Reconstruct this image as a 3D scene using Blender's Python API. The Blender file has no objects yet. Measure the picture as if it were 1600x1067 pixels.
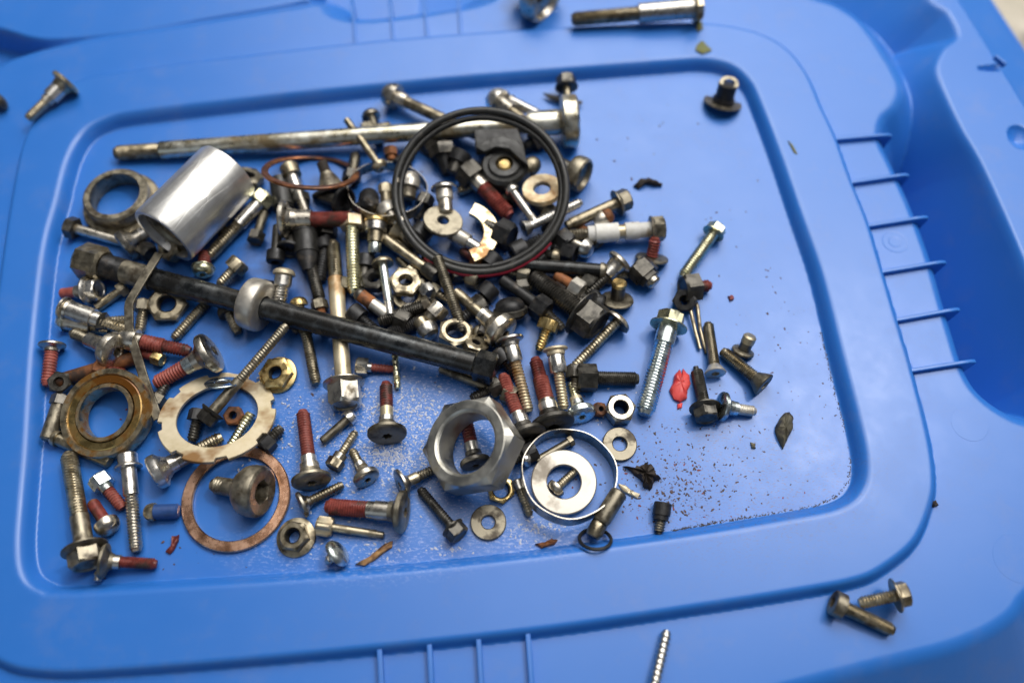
import bpy, math, random
import numpy as np
from mathutils import Vector, Matrix

# ------------------------------------------------------------------ scene, camera
random.seed(7); np.random.seed(7)
S = bpy.context.scene
C = S.collection
MM = 0.001
F = 1280.0; TH = math.radians(25.6); D = 400.0       # pixels, tilt from straight down, mm to the lid
CY, CZ = -D*math.sin(TH), D*math.cos(TH)
cam_d = bpy.data.cameras.new('camera'); cam = bpy.data.objects.new('camera', cam_d); C.objects.link(cam)
cam.location = (0, CY*MM, CZ*MM); cam.rotation_euler = (TH, 0, 0)
cam_d.sensor_width = 36; cam_d.lens = 36*F/1600; cam_d.clip_start = 0.01; cam_d.clip_end = 20
cam_d.dof.use_dof = True; cam_d.dof.focus_distance = 0.375; cam_d.dof.aperture_fstop = 3.0
S.camera = cam
S.view_settings.view_transform = 'Standard'; S.view_settings.look = 'None'
S.view_settings.exposure = 0.04; S.view_settings.gamma = 1.0

W = bpy.data.worlds.new('World'); S.world = W; W.use_nodes = True
bg = W.node_tree.nodes['Background']; bg.inputs[0].default_value = (0.80, 0.86, 1.0, 1); bg.inputs[1].default_value = 0.11

def lamp(name, loc, target, sx, sy, power, col):
    l = bpy.data.lights.new(name, 'AREA'); l.shape = 'RECTANGLE'; l.size = sx; l.size_y = sy
    l.energy = power; l.color = col
    o = bpy.data.objects.new(name, l); C.objects.link(o); o.location = loc
    o.rotation_euler = (Vector(target)-Vector(loc)).to_track_quat('-Z', 'Y').to_euler()
    return o
key = lamp('overhead_light', (0.50, 1.50, 1.75), (0.50, 1.50, 0), 2.4, 2.9, 69, (1.0, 0.975, 0.94)); key.rotation_euler = (0, 0, 0.30)
lamp('overhead_light', (0.20, 1.40, 1.75), (0.1, 0.2, 0), 1.1, 0.7, 11, (1.0, 0.97, 0.91))  # added light, makes the soft shadows more directional
lamp('overhead_light', (0.84, 0.62, 1.75), (0.1, 0, 0), 0.22, 0.18, 11, (1.0, 0.97, 0.95))
lamp('doorway_light', (-1.2, -1.9, 1.3), (0, 0, 0), 1.3, 1.3, 3.2, (0.72, 0.86, 1.0))

# ------------------------------------------------------------------ helpers
def ray(px, py):
    a = (px-800)/F; b = (533.5-py)/F
    return a, b*math.cos(TH)+math.sin(TH), b*math.sin(TH)-math.cos(TH)
def at(px, py, z=0.0):                 # where the sight line through a picture point meets height z (mm)
    dx, dy, dz = ray(px, py); t = (z-CZ)/dz
    return Vector((dx*t, CY+dy*t, z))
def sc(px, py, z=0.0):                 # mm per pixel there
    return (z-CZ)/ray(px, py)[2]/F

def mesh(name, verts, faces, mat, parent=None, smooth=0.6, flat=False, kind=None):
    me = bpy.data.meshes.new(name)
    me.from_pydata([tuple(c*MM for c in v) for v in verts], [], faces)
    me.materials.append(MAT[mat] if isinstance(mat, str) else mat)
    if not flat:
        me.shade_smooth(); me.set_sharp_from_angle(angle=smooth)
    me.update()
    o = bpy.data.objects.new(name, me); C.objects.link(o)
    if parent: o.parent = parent
    if kind: o['kind'] = kind
    return o

USED = set()
def tag(o, label, cat, group=None):
    assert label not in USED, label
    USED.add(label)
    assert 4 <= len(label.split()) <= 16, label
    o['label'] = label; o['category'] = cat
    if group: o['group'] = group
    return o
def empty(name, loc, quat=None):
    o = bpy.data.objects.new(name, None); C.objects.link(o)
    o.empty_display_size = 0.005
    o.location = [c*MM for c in loc]
    if quat: o.rotation_mode = 'QUATERNION'; o.rotation_quaternion = quat
    return o

def rr(shape, r, th):
    if shape == 'h': return r/math.cos((th % (math.pi/3))-math.pi/6)
    if shape == 't': return r*(1+0.16*math.cos(6*th))
    if shape == 'w': return r*(1+0.012*math.sin(3*th+1)+0.008*math.sin(7*th))
    return r
def loft(rings, n=36, cap0=True, cap1=True, closed=False):
    v, f = [], []
    for r, z, s in rings:
        for i in range(n):
            th = 2*math.pi*i/n; q = rr(s, r, th)
            v.append((q*math.cos(th), q*math.sin(th), z))
    m = len(rings)
    for k in range(m if closed else m-1):
        a, b = k*n, ((k+1) % m)*n
        for i in range(n):
            j = (i+1) % n
            f.append((a+i, b+i, b+j, a+j))
    if not closed:
        if cap0:
            v.append((0, 0, rings[0][1])); c = len(v)-1
            for i in range(n): f.append((c, i, (i+1) % n))
        if cap1:
            v.append((0, 0, rings[-1][1])); c = len(v)-1; a = (m-1)*n
            for i in range(n): f.append((c, a+(i+1) % n, a+i))
    return v, f

def thread_mesh(r, z0, z1, pitch, tip=True, n=16):
    v, f = [], []
    dep = min(0.20*r, 0.55*pitch); step = pitch/4
    m = max(4, int((z1-z0)/step)+1)
    for k in range(m+1):
        z = z0+(z1-z0)*k/m
        for i in range(n):
            th = i/n
            ph = (z/pitch+th) % 1.0
            tri = abs(2*ph-1)
            tri = min(1, max(0, tri*1.5-0.25))
            q = r-dep*tri
            if tip and z > z1-0.22*r*2: q = min(q, r-dep-(z-(z1-0.44*r))*0.35)
            a = 2*math.pi*th
            v.append((q*math.cos(a), q*math.sin(a), z))
    for k in range(m):
        for i in range(n):
            j = (i+1) % n
            f.append((k*n+i, (k+1)*n+i, (k+1)*n+j, k*n+j))
    v.append((0, 0, z0)); c = len(v)-1
    for i in range(n): f.append((c, i, (i+1) % n))
    v.append((0, 0, z1)); c = len(v)-1
    for i in range(n): f.append((c, m*n+(i+1) % n, m*n+i))
    return v, f

def head_rings(kind, R, hl, rs):
    A = R*0.9
    return {
     'hex': [(.62*R,.07*hl,'c'),(.70*R,.0,'c'),(.84*R,.0,'c'),(A,.13*hl,'h'),(A,hl,'h')],
     'socket': [(.42*R,.6*hl,'h'),(.42*R,.0,'h'),(.90*R,0,'c'),(R,.09*hl,'c'),(R,hl,'c')],
     'disc': [(.20*R,.34*hl,'t'),(.23*R,.03*hl,'t'),(.30*R,.0,'c'),(.80*R,.03*hl,'c'),(.95*R,.09*hl,'c'),(R,.17*hl,'c'),(R,.36*hl,'c'),(.93*R,.43*hl,'c'),
              (.72*R,.52*hl,'c'),(max(.5*R,rs*1.1),.72*hl,'c'),(rs*1.05,hl,'c')],
     'pan': [(.24*R,.5*hl,'t'),(.26*R,.06*hl,'t'),(.55*R,.03*hl,'c'),(.80*R,.2*hl,'c'),(.96*R,.5*hl,'c'),(R,.72*hl,'c'),(R,hl,'c')],
     'dome': [(.15*R,0,'c'),(.45*R,.05*hl,'c'),(.74*R,.2*hl,'c'),(.93*R,.48*hl,'c'),(R,.78*hl,'c'),(R,hl,'c')],
     'csk': [(.34*R,.45*hl,'h'),(.36*R,.0,'h'),(.93*R,0,'c'),(R,.08*hl,'c'),(.97*R,.18*hl,'c'),(rs*1.02,hl,'c')],
     'cup': [(.30*R,.85*hl,'c'),(.34*R,.45*hl,'c'),(.74*R,.30*hl,'c'),(.80*R,.05*hl,'c'),(.88*R,.0,'c'),(.97*R,.10*hl,'c'),(R,.40*hl,'c'),(.97*R,.7*hl,'c'),(.85*R,.9*hl,'c'),(rs*1.1,hl,'c')],
     'barrel': [(.40*R,.55*hl,'h'),(.43*R,.06*hl,'h'),(.50*R,.03*hl,'c'),(.86*R,.0,'c'),(.96*R,.06*hl,'c'),(R,.16*hl,'c'),(R,.42*hl,'c'),(.93*R,.68*hl,'c'),(.72*R,.90*hl,'c'),(rs*1.2,.97*hl,'c'),(rs,hl,'c')],
     'knurl': [(.5*R,0,'c'),(.8*R,.02*hl,'c'),(R,.15*hl,'t'),(R,.85*hl,'t'),(.9*R,hl,'c')],
    }[kind]

def bolt(label, hx, hy, tx, ty, kind, hd, hl, hm, segs, lift=0, z=None, fl=0, base=0, pitch=4.6, name='bolt', cat='bolt', group=None, fm=None):
    """head top centre at picture point (hx,hy), tip at (tx,ty); sizes in picture pixels; lift and z in mm"""
    s = sc((hx+tx)/2, (hy+ty)/2, 4)
    l0, l1 = lift if isinstance(lift, tuple) else (lift, lift)
    sg = []
    for q in segs.split():
        a, b, m = q.split(':'); sg.append((a[0], float(a[1:])*s/2, float(b), m))
    R = hd/2*s; R0 = max(R if kind else sg[0][1], fl/2*s)
    if z: z0, z1 = z
    else: z0, z1 = base+l0+R0*0.97, base+l1+sg[-1][1]
    P0, P1 = at(hx, hy, z0), at(tx, ty, z1)
    L = (P1-P0).length; ax = (P1-P0).normalized()
    q = ax.to_track_quat('Z', 'Y') @ Matrix.Rotation(random.uniform(0, 6.28), 3, 'Z').to_quaternion()
    e = empty(name, P0, q)
    H = hl*s if kind else 0
    H = min(H, L*0.95)
    if kind:
        fh = min(H*0.30, 2.0) if fl else 0
        v, f = loft(head_rings(kind, R, H-fh*0.5, sg[0][1]), 36)
        mesh('head', v, f, hm, e, 0.5)
        if fl:
            FR = fl/2*s
            v, f = loft([(R*.85, H-fh*1.3, 'c'), (FR*.93, H-fh*.55, 'c'), (FR, H-fh*.35, 'c'), (FR, H-fh*.05, 'c'), (FR*.95, H, 'c')], 32)
            mesh('flange', v, f, fm or hm, e, 0.9)
    zz = H*0.98; a0 = zz
    for i, (k, r, fr, m) in enumerate(sg):
        z2 = a0+(L-a0)*fr
        last = i == len(sg)-1
        if k == 't':
            v, f = thread_mesh(r, zz, z2, pitch*s*1.0, last)
            mesh('threadlocker_band' if m in ('red', 'darkred') else 'thread', v, f, m, e, 1.2)
        elif k == 'k':                                    # collar
            v, f = loft([(r*.9, zz, 'c'), (r, zz+.12*(z2-zz), 'c'), (r, z2-.12*(z2-zz), 'c'), (r*.9, z2, 'c')], 28)
            mesh('collar', v, f, m, e, 0.5)
        elif k == 'x':                                    # hex section
            v, f = loft([(r*.8, zz, 'c'), (r*.9, zz+.1*(z2-zz), 'h'), (r*.9, z2-.1*(z2-zz), 'h'), (r*.8, z2, 'c')], 36)
            mesh('nut_section', v, f, m, e, 0.4)
        elif k == 'c':                                    # cone
            rn = sg[i+1][1] if i+1 < len(sg) else r*.55
            v, f = loft([(r, zz, 'c'), (r*.55+rn*.45, zz+(z2-zz)*.5, 'c'), (rn, z2, 'c')], 28)
            mesh('neck', v, f, m, e, 0.9)
        else:
            ch = min(r*.25, (z2-zz)*.3) if last else 0
            rg = [(r, zz, 'c'), (r, z2-ch, 'c')]
            if last: rg.append((r-ch, z2, 'c'))
            v, f = loft(rg, 28)
            mesh('shank', v, f, m, e, 0.6)
        zz = z2
    tag(e, label, cat, group or 'loose fasteners scattered on the blue lid')
    return e

def place(name, label, cat, x, y, zc, tilt=(0, 0), rz=None, group=None):
    P = at(x, y, zc)
    e = empty(name, P, (Matrix.Rotation(math.radians(tilt[0]), 3, 'X') @ Matrix.Rotation(math.radians(tilt[1]), 3, 'Y') @
                        Matrix.Rotation(random.uniform(0, 6) if rz is None else math.radians(rz), 3, 'Z')).to_quaternion())
    tag(e, label, cat, group)
    return e
def washer(label, x, y, od, idm, t, mat, tilt=(0, 0), lift=0, base=0, name='washer', cat='washer', part='ring', group='washers and rings lying on the lid', shape='c'):
    s = sc(x, y, lift); R, r = od/2*s, idm/2*s
    b = min(.25*t, .4)
    zc = base+lift+t/2+R*0.9*max(abs(math.sin(math.radians(tilt[0]))), abs(math.sin(math.radians(tilt[1]))))
    e = place(name, label, cat, x, y, zc, tilt, group=group)
    v, f = loft([(r, -t/2+b, 'c'), (r+b, -t/2, 'c'), (R-b, -t/2, shape), (R, -t/2+b, shape), (R, t/2-b, shape), (R-b, t/2, shape), (r+b, t/2, 'c'), (r, t/2-b, 'c')], 56, closed=True)
    f = [tuple(reversed(q)) for q in f]
    mesh(part, v, f, mat, e, 0.5)
    return e, R, r, t
def nut(label, x, y, od, idm, t, mat, tilt=(0, 0), lift=0, fl=0, base=0, name='nut', group='nuts lying on the lid', inner='dark'):
    s = sc(x, y, lift); R, r = od/2*s*.92, idm/2*s
    t = t*1.0; FR = fl/2*s
    zc = base+lift+t/2+max(R, FR)*0.9*max(abs(math.sin(math.radians(tilt[0]))), abs(math.sin(math.radians(tilt[1]))))
    e = place(name, label, 'nut', x, y, zc, tilt, group=group)
    v, f = loft([(r, -t/2, 'c'), (R*.93, -t/2, 'c'), (R, -t/2+.12*t, 'h'), (R, t/2-.12*t, 'h'), (R*.90, t/2, 'c'), (r*1.12, t/2, 'c'), (r, t/2-.1*t, 'c')], 48, closed=True)
    mesh('hex_body', v, [tuple(reversed(q)) for q in f], mat, e, 0.4)
    # threaded bore
    p = max(.9, t/5); vb, fb = [], []
    m = int(t/p*4); n = 24
    for k in range(m+1):
        zz = -t/2+.05*t+(t*.86)*k/m
        for i in range(n):
            q = r*1.005-min(.45, .12*r)*abs(2*((zz/p+i/n) % 1)-1); a = 2*math.pi*i/n
            vb.append((q*math.cos(a), q*math.sin(a), zz))
    for k in range(m):
        for i in range(n):
            j = (i+1) % n; fb.append((k*n+i, k*n+j, (k+1)*n+j, (k+1)*n+i))
    mesh('threaded_bore', vb, fb, inner, e, 1.2)
    if fl:
        v, f = loft([(r*1.05, -t/2-.02, 'c'), (FR*.97, -t/2-.02, 'c'), (FR, -t/2+.06*t, 'c'), (FR*.98, -t/2+.16*t, 'c'), (R*.95, -t/2+.34*t, 'c'), (r*1.05, -t/2+.3*t, 'c')], 48, closed=True)
        mesh('flange', v, [tuple(reversed(q)) for q in f], mat, e, 0.6)
    return e

# ------------------------------------------------------------------ materials
MAT = {}
def nt(name):
    m = bpy.data.materials.new(name); m.use_nodes = True
    t = m.node_tree; b = t.nodes['Principled BSDF']; return m, t, b
def node(t, k, **kw):
    n = t.nodes.new(k)
    for a, v in kw.items():
        if a.startswith('i_'): n.inputs[a[2:].replace('_', ' ')].default_value = v
        else: setattr(n, a, v)
    return n
def metal(name, ca, cb, ro=.35, metallic=1.0, stain=None, st=.55, scale=260, bump=.12, spread=.5):
    m, t, b = nt(name)
    tc = node(t, 'ShaderNodeTexCoord'); oi = node(t, 'ShaderNodeObjectInfo')
    mul = node(t, 'ShaderNodeMath', operation='MULTIPLY'); mul.inputs[1].default_value = 7.3
    t.links.new(oi.outputs['Random'], mul.inputs[0])
    add = node(t, 'ShaderNodeVectorMath', operation='ADD')
    t.links.new(tc.outputs['Object'], add.inputs[0]); t.links.new(mul.outputs[0], add.inputs[1])
    n1 = node(t, 'ShaderNodeTexNoise', i_Scale=scale, i_Detail=6.0, i_Roughness=.65)
    n2 = node(t, 'ShaderNodeTexNoise', i_Scale=scale*.45, i_Detail=4.0, i_Roughness=.6)
    n3 = node(t, 'ShaderNodeTexNoise', i_Scale=scale*6, i_Detail=3.0, i_Roughness=.6)
    for n in (n1, n2, n3): t.links.new(add.outputs[0], n.inputs['Vector'])
    r1 = node(t, 'ShaderNodeValToRGB'); r1.color_ramp.elements[0].position = .38; r1.color_ramp.elements[1].position = .64
    r1.color_ramp.elements[0].color = (*ca, 1); r1.color_ramp.elements[1].color = (*cb, 1)
    t.links.new(n1.outputs['Fac'], r1.inputs[0])
    out = r1.outputs[0]
    # grimy stains lose their metal
    st -= .045
    if stain: stain = tuple(c*.75 for c in stain)
    ms = node(t, 'ShaderNodeMapRange', i_From_Min=st, i_From_Max=st+.13)
    t.links.new(n2.outputs['Fac'], ms.inputs[0])
    if stain:
        mx = node(t, 'ShaderNodeMix', data_type='RGBA'); mx.inputs['B'].default_value = (*stain, 1)
        t.links.new(ms.outputs[0], mx.inputs['Factor']); t.links.new(out, mx.inputs['A']); out = mx.outputs['Result']
    hs = node(t, 'ShaderNodeHueSaturation')
    mr = node(t, 'ShaderNodeMapRange', i_To_Min=1-spread*.75, i_To_Max=1+spread*.25)
    t.links.new(oi.outputs['Random'], mr.inputs[0]); t.links.new(mr.outputs[0], hs.inputs['Value']); t.links.new(out, hs.inputs['Color'])
    t.links.new(hs.outputs[0], b.inputs['Base Color'])
    rm = node(t, 'ShaderNodeMapRange', i_From_Min=.3, i_From_Max=.7, i_To_Min=ro*.65, i_To_Max=min(1, ro*1.5))
    t.links.new(n1.outputs['Fac'], rm.inputs[0]); t.links.new(rm.outputs[0], b.inputs['Roughness'])
    if stain:
        mm_ = node(t, 'ShaderNodeMapRange', i_To_Min=metallic, i_To_Max=metallic*.35)
        t.links.new(ms.outputs[0], mm_.inputs[0]); t.links.new(mm_.outputs[0], b.inputs['Metallic'])
    else: b.inputs['Metallic'].default_value = metallic
    bp = node(t, 'ShaderNodeBump', i_Strength=bump, i_Distance=.00014)
    t.links.new(n3.outputs['Fac'], bp.inputs['Height']); t.links.new(bp.outputs[0], b.inputs['Normal'])
    MAT[name] = m; return m
GR = (.055, .045, .03)
metal('steel', (.46,.42,.35), (.68,.63,.54), .30, stain=(.20,.16,.10), st=.60)
metal('bright', (.66,.63,.57), (.85,.82,.76), .29, stain=(.45,.40,.32), st=.66)
metal('zinc', (.62,.70,.68), (.85,.90,.88), .27, stain=(.30,.33,.26), st=.62)
metal('yzinc', (.72,.68,.42), (.86,.84,.62), .28, stain=(.30,.26,.12), st=.60)
metal('tan', (.33,.28,.19), (.54,.47,.34), .36, stain=(.13,.10,.055), st=.56)
metal('dull', (.22,.195,.145), (.38,.34,.26), .43, stain=(.09,.07,.045), st=.55)
metal('dark', (.075,.070,.062), (.15,.14,.12), .38, metallic=.85, stain=(.035,.03,.022), st=.55)
metal('black', (.014,.014,.015), (.032,.031,.031), .42, metallic=.3, stain=(.10,.08,.06), st=.63)
metal('gun', (.045,.048,.05), (.13,.135,.135), .27, metallic=.9, stain=(.022,.021,.019), st=.50, scale=160)
metal('rust', (.16,.060,.024), (.34,.13,.045), .6, metallic=.35, stain=(.07,.035,.02), st=.55)
metal('brass', (.62,.43,.16), (.80,.62,.30), .30, stain=(.20,.11,.03), st=.60)
metal('copper', (.58,.29,.16), (.82,.52,.36), .25, stain=(.30,.12,.045), st=.66, scale=120)
metal('oldcopper', (.26,.10,.045), (.44,.19,.09), .36, stain=(.10,.04,.02), st=.55, scale=150)
metal('cream', (.56,.47,.30), (.72,.63,.46), .42, metallic=.75, stain=(.34,.17,.045), st=.55, scale=90)
metal('dirtyzinc', (.40,.36,.25), (.80,.79,.70), .30, stain=(.26,.20,.11), st=.53, scale=110)
metal('nutsteel', (.70,.68,.60), (.84,.82,.74), .40, stain=(.34,.30,.20), st=.62, scale=110, bump=.05)
metal('whitesteel', (.58,.54,.47), (.73,.69,.61), .40, metallic=.85, stain=(.42,.36,.28), st=.64, scale=150)
metal('red', (.20,.042,.032), (.33,.085,.062), .50, metallic=.0, stain=(.20,.06,.045), st=.60, spread=.3)
metal('darkred', (.13,.025,.02), (.26,.05,.036), .45, metallic=.2, stain=(.07,.04,.03), st=.55, spread=.3)
metal('navy', (.012,.045,.16), (.02,.07,.24), .45, metallic=0, bump=.05)
metal('teflon', (.66,.64,.58), (.80,.79,.75), .6, metallic=0, stain=(.42,.34,.22), st=.63)
metal('rubber', (.012,.012,.011), (.026,.025,.022), .40, metallic=0, stain=(.09,.08,.06), st=.64, bump=.1)
metal('crimson', (.40,.018,.04), (.52,.03,.07), .4, metallic=0)
metal('redplastic', (.62,.05,.045), (.78,.09,.08), .45, metallic=0, bump=.25)
metal('stone', (.10,.09,.06), (.20,.18,.12), .85, metallic=0, stain=(.05,.04,.03), bump=.6)
metal('wood', (.28,.13,.045), (.46,.27,.11), .8, metallic=0, stain=(.12,.05,.02), bump=.5)
metal('grime', (.020,.015,.012), (.05,.035,.025), .7, metallic=0, bump=.6)
metal('leaf', (.10,.12,.03), (.17,.16,.05), .7, metallic=0, bump=.3)
metal('flake', (.42,.46,.60), (.66,.68,.76), .35, metallic=.1, bump=.2, spread=.4)
metal('crumb_dark', (.06,.045,.05), (.19,.12,.11), .8, metallic=0, spread=.6)
metal('crumb_red', (.17,.04,.045), (.30,.08,.07), .7, metallic=0)

def oily():      # brown oil film over a ground steel race
    m = metal('oily', (.42,.28,.09), (.56,.42,.18), .24, stain=(.20,.075,.010), st=.47, scale=110)
oily()
metal('racewhite', (.50,.40,.24), (.66,.56,.38), .3, stain=(.30,.14,.03), st=.52)

def brushed():
    m, t, b = nt('brushed_aluminium')
    tc = node(t, 'ShaderNodeTexCoord'); mp = node(t, 'ShaderNodeMapping')
    mp.inputs['Scale'].default_value = (1, 1, 60)
    n = node(t, 'ShaderNodeTexNoise', i_Scale=60.0, i_Detail=5.0)
    t.links.new(tc.outputs['Object'], mp.inputs[0]); t.links.new(mp.outputs[0], n.inputs['Vector'])
    r = node(t, 'ShaderNodeMapRange', i_To_Min=.30, i_To_Max=.50); t.links.new(n.outputs['Fac'], r.inputs[0]); t.links.new(r.outputs[0], b.inputs['Roughness'])
    n2 = node(t, 'ShaderNodeTexNoise', i_Scale=90.0, i_Detail=6.0); t.links.new(tc.outputs['Object'], n2.inputs['Vector'])
    cr = node(t, 'ShaderNodeValToRGB'); cr.color_ramp.elements[0].color = (.66,.64,.60,1); cr.color_ramp.elements[1].color = (.86,.85,.81,1)
    cr.color_ramp.elements[0].position = .35; cr.color_ramp.elements[1].position = .6
    t.links.new(n2.outputs['Fac'], cr.inputs[0]); t.links.new(cr.outputs[0], b.inputs['Base Color'])
    b.inputs['Metallic'].default_value = 1
    bp = node(t, 'ShaderNodeBump', i_Strength=.12, i_Distance=.0003); t.links.new(n.outputs['Fac'], bp.inputs['Height']); t.links.new(bp.outputs[0], b.inputs['Normal'])
    mv = node(t, 'ShaderNodeTexVoronoi', i_Scale=260.0, feature='DISTANCE_TO_EDGE'); m3 = node(t, 'ShaderNodeMapping'); m3.inputs['Scale'].default_value = (1, 1, .12); m3.inputs['Rotation'].default_value = (.3, .2, 0)
    t.links.new(tc.outputs['Object'], m3.inputs[0]); t.links.new(m3.outputs[0], mv.inputs['Vector'])
    sr = node(t, 'ShaderNodeMapRange', i_From_Min=.0, i_From_Max=.02, i_To_Min=1.0, i_To_Max=0.0); t.links.new(mv.outputs['Distance'], sr.inputs[0])
    b2 = node(t, 'ShaderNodeBump', i_Strength=.25, i_Distance=.0002, invert=True); t.links.new(sr.outputs[0], b2.inputs['Height']); t.links.new(bp.outputs[0], b2.inputs['Normal']); t.links.new(b2.outputs[0], b.inputs['Normal'])
    MAT['alu'] = m
brushed()

def plastic():
    m, t, b = nt('blue_plastic')
    tc = node(t, 'ShaderNodeTexCoord')
    n = node(t, 'ShaderNodeTexNoise', i_Scale=14.0, i_Detail=5.0, i_Roughness=.6); t.links.new(tc.outputs['Object'], n.inputs['Vector'])
    cr = node(t, 'ShaderNodeValToRGB'); cr.color_ramp.elements[0].color = (.019,.142,.50,1); cr.color_ramp.elements[1].color = (.025,.164,.56,1)
    t.links.new(n.outputs['Fac'], cr.inputs[0])
    # faint dusty film, in smudges
    n2 = node(t, 'ShaderNodeTexNoise', i_Scale=45.0, i_Detail=8.0, i_Roughness=.72); t.links.new(tc.outputs['Object'], n2.inputs['Vector'])
    mr = node(t, 'ShaderNodeMapRange', i_From_Min=.52, i_From_Max=.80, i_To_Min=0, i_To_Max=.22); t.links.new(n2.outputs['Fac'], mr.inputs[0])
    mx = node(t, 'ShaderNodeMix', data_type='RGBA'); mx.inputs['B'].default_value = (.20,.22,.34,1)
    t.links.new(mr.outputs[0], mx.inputs['Factor']); t.links.new(cr.outputs[0], mx.inputs['A']); t.links.new(mx.outputs['Result'], b.inputs['Base Color'])
    base_out = mx.outputs['Result']
    geo = node(t, 'ShaderNodeNewGeometry')
    def blob(cx, cy, rx, ry, nsc, lo, hi, amp, stretch=(1, 1, 1), rot=0):
        p = at(cx, cy, 0)
        m1 = node(t, 'ShaderNodeMapping'); m1.inputs['Location'].default_value = (-p.x*MM/(rx*MM), -p.y*MM/(ry*MM), 0); m1.inputs['Scale'].default_value = (1/(rx*MM), 1/(ry*MM), 0)
        t.links.new(geo.outputs['Position'], m1.inputs[0])
        ln = node(t, 'ShaderNodeVectorMath', operation='LENGTH'); t.links.new(m1.outputs[0], ln.inputs[0])
        fall = node(t, 'ShaderNodeMapRange', i_From_Min=1.0, i_From_Max=.35); t.links.new(ln.outputs['Value'], fall.inputs[0])
        m2 = node(t, 'ShaderNodeMapping'); m2.inputs['Rotation'].default_value = (0, 0, rot); m2.inputs['Scale'].default_value = stretch
        t.links.new(geo.outputs['Position'], m2.inputs[0])
        nn = node(t, 'ShaderNodeTexNoise', i_Scale=nsc, i_Detail=5.0, i_Roughness=.7); t.links.new(m2.outputs[0], nn.inputs['Vector'])
        th = node(t, 'ShaderNodeMapRange', i_From_Min=lo, i_From_Max=hi, i_To_Max=amp); t.links.new(nn.outputs['Fac'], th.inputs[0])
        mu = node(t, 'ShaderNodeMath', operation='MULTIPLY'); t.links.new(fall.outputs[0], mu.inputs[0]); t.links.new(th.outputs[0], mu.inputs[1])
        return mu.outputs[0]
    def over(fac, col, out):
        q = node(t, 'ShaderNodeMix', data_type='RGBA'); q.inputs['B'].default_value = (*col, 1)
        t.links.new(fac, q.inputs['Factor']); t.links.new(out, q.inputs['A']); return q.outputs['Result']
    gap_shade = blob(620, 420, 150, 80, 60, .30, .55, .75)
    base_out = over(gap_shade, (.010,.040,.16), base_out)                      # shade in the gaps of the pile, painted into the plastic
    for a in ((640, 690, 95, 50, 520, .53, .63, .75, (1, 2.2, 1), .35), (560, 860, 70, 18, 420, .52, .64, .5, (1, 2.2, 1), .3), (830, 835, 40, 14, 420, .50, .62, .5, (1, 2.2, 1), .3)):
        base_out = over(blob(*a), (.52,.58,.80), base_out)               # dried whitish residue
    base_out = over(blob(1130, 755, 85, 50, 560, .54, .66, .75, (1, 2.5, 1), .5), (.10,.07,.10), base_out)   # fine brown dirt
    t.links.new(base_out, b.inputs['Base Color'])
    rr_ = node(t, 'ShaderNodeMapRange', i_From_Min=.3, i_From_Max=.7, i_To_Min=.32, i_To_Max=.42); t.links.new(n2.outputs['Fac'], rr_.inputs[0]); t.links.new(rr_.outputs[0], b.inputs['Roughness'])
    b.inputs['IOR'].default_value = 1.58
    b.inputs['Subsurface Weight'].default_value = 0.0
    n3 = node(t, 'ShaderNodeTexNoise', i_Scale=1500.0, i_Detail=2.0); t.links.new(tc.outputs['Object'], n3.inputs['Vector'])
    mp = node(t, 'ShaderNodeMapping'); mp.inputs['Rotation'].default_value = (0, 0, .5); mp.inputs['Scale'].default_value = (1, 14, 1)
    t.links.new(tc.outputs['Object'], mp.inputs[0])
    n4 = node(t, 'ShaderNodeTexNoise', i_Scale=70.0, i_Detail=6.0, i_Roughness=.8); t.links.new(mp.outputs[0], n4.inputs['Vector'])
    b1 = node(t, 'ShaderNodeBump', i_Strength=.06, i_Distance=.0002); t.links.new(n3.outputs['Fac'], b1.inputs['Height'])
    b2 = node(t, 'ShaderNodeBump', i_Strength=.03, i_Distance=.0003); t.links.new(n4.outputs['Fac'], b2.inputs['Height']); t.links.new(b1.outputs[0], b2.inputs['Normal'])
    t.links.new(b2.outputs[0], b.inputs['Normal'])
    MAT['plastic'] = m
plastic()
metal('concrete', (.42,.38,.30), (.55,.50,.42), .9, metallic=0, scale=30, stain=(.25,.23,.2), bump=.4)

# ------------------------------------------------------------------ the lid: one moulded sheet, heights in mm
ZB, ZD, ZT = 7.2, 2.0, -24.0           # raised band, deck, trough (centre panel is 0)
def spline(pts, z, per=8):
    P = [at(x, y, z) for x, y in pts]; n = len(P); out = []
    for i in range(n):
        p0, p1, p2, p3 = P[i-1], P[i], P[(i+1) % n], P[(i+2) % n]
        # centripetal-ish Catmull-Rom
        for k in range(per):
            u = k/per
            out.append(0.5*((2*p1)+(p2-p0)*u+(2*p0-5*p1+4*p2-p3)*u*u+(3*p1-p0-3*p2+p3)*u**3))
    return np.array([(p.x, p.y) for p in out])
def sdf(X, Y, poly):
    d = np.full(X.shape, 1e9); ins = np.zeros(X.shape, bool)
    n = len(poly)
    for i in range(n):
        ax, ay = poly[i]; bx, by = poly[(i+1) % n]
        ex, ey = bx-ax, by-ay; L = ex*ex+ey*ey
        if L < 1e-9: continue
        wx, wy = X-ax, Y-ay
        t = np.clip((wx*ex+wy*ey)/L, 0, 1)
        d = np.minimum(d, (wx-ex*t)**2+(wy-ey*t)**2)
        c = ((ay > Y) != (by > Y)) & (X < (bx-ax)*(Y-ay)/((by-ay) if by != ay else 1e-9)+ax)
        ins ^= c
    d = np.sqrt(d)
    return np.where(ins, -d, d)
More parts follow.
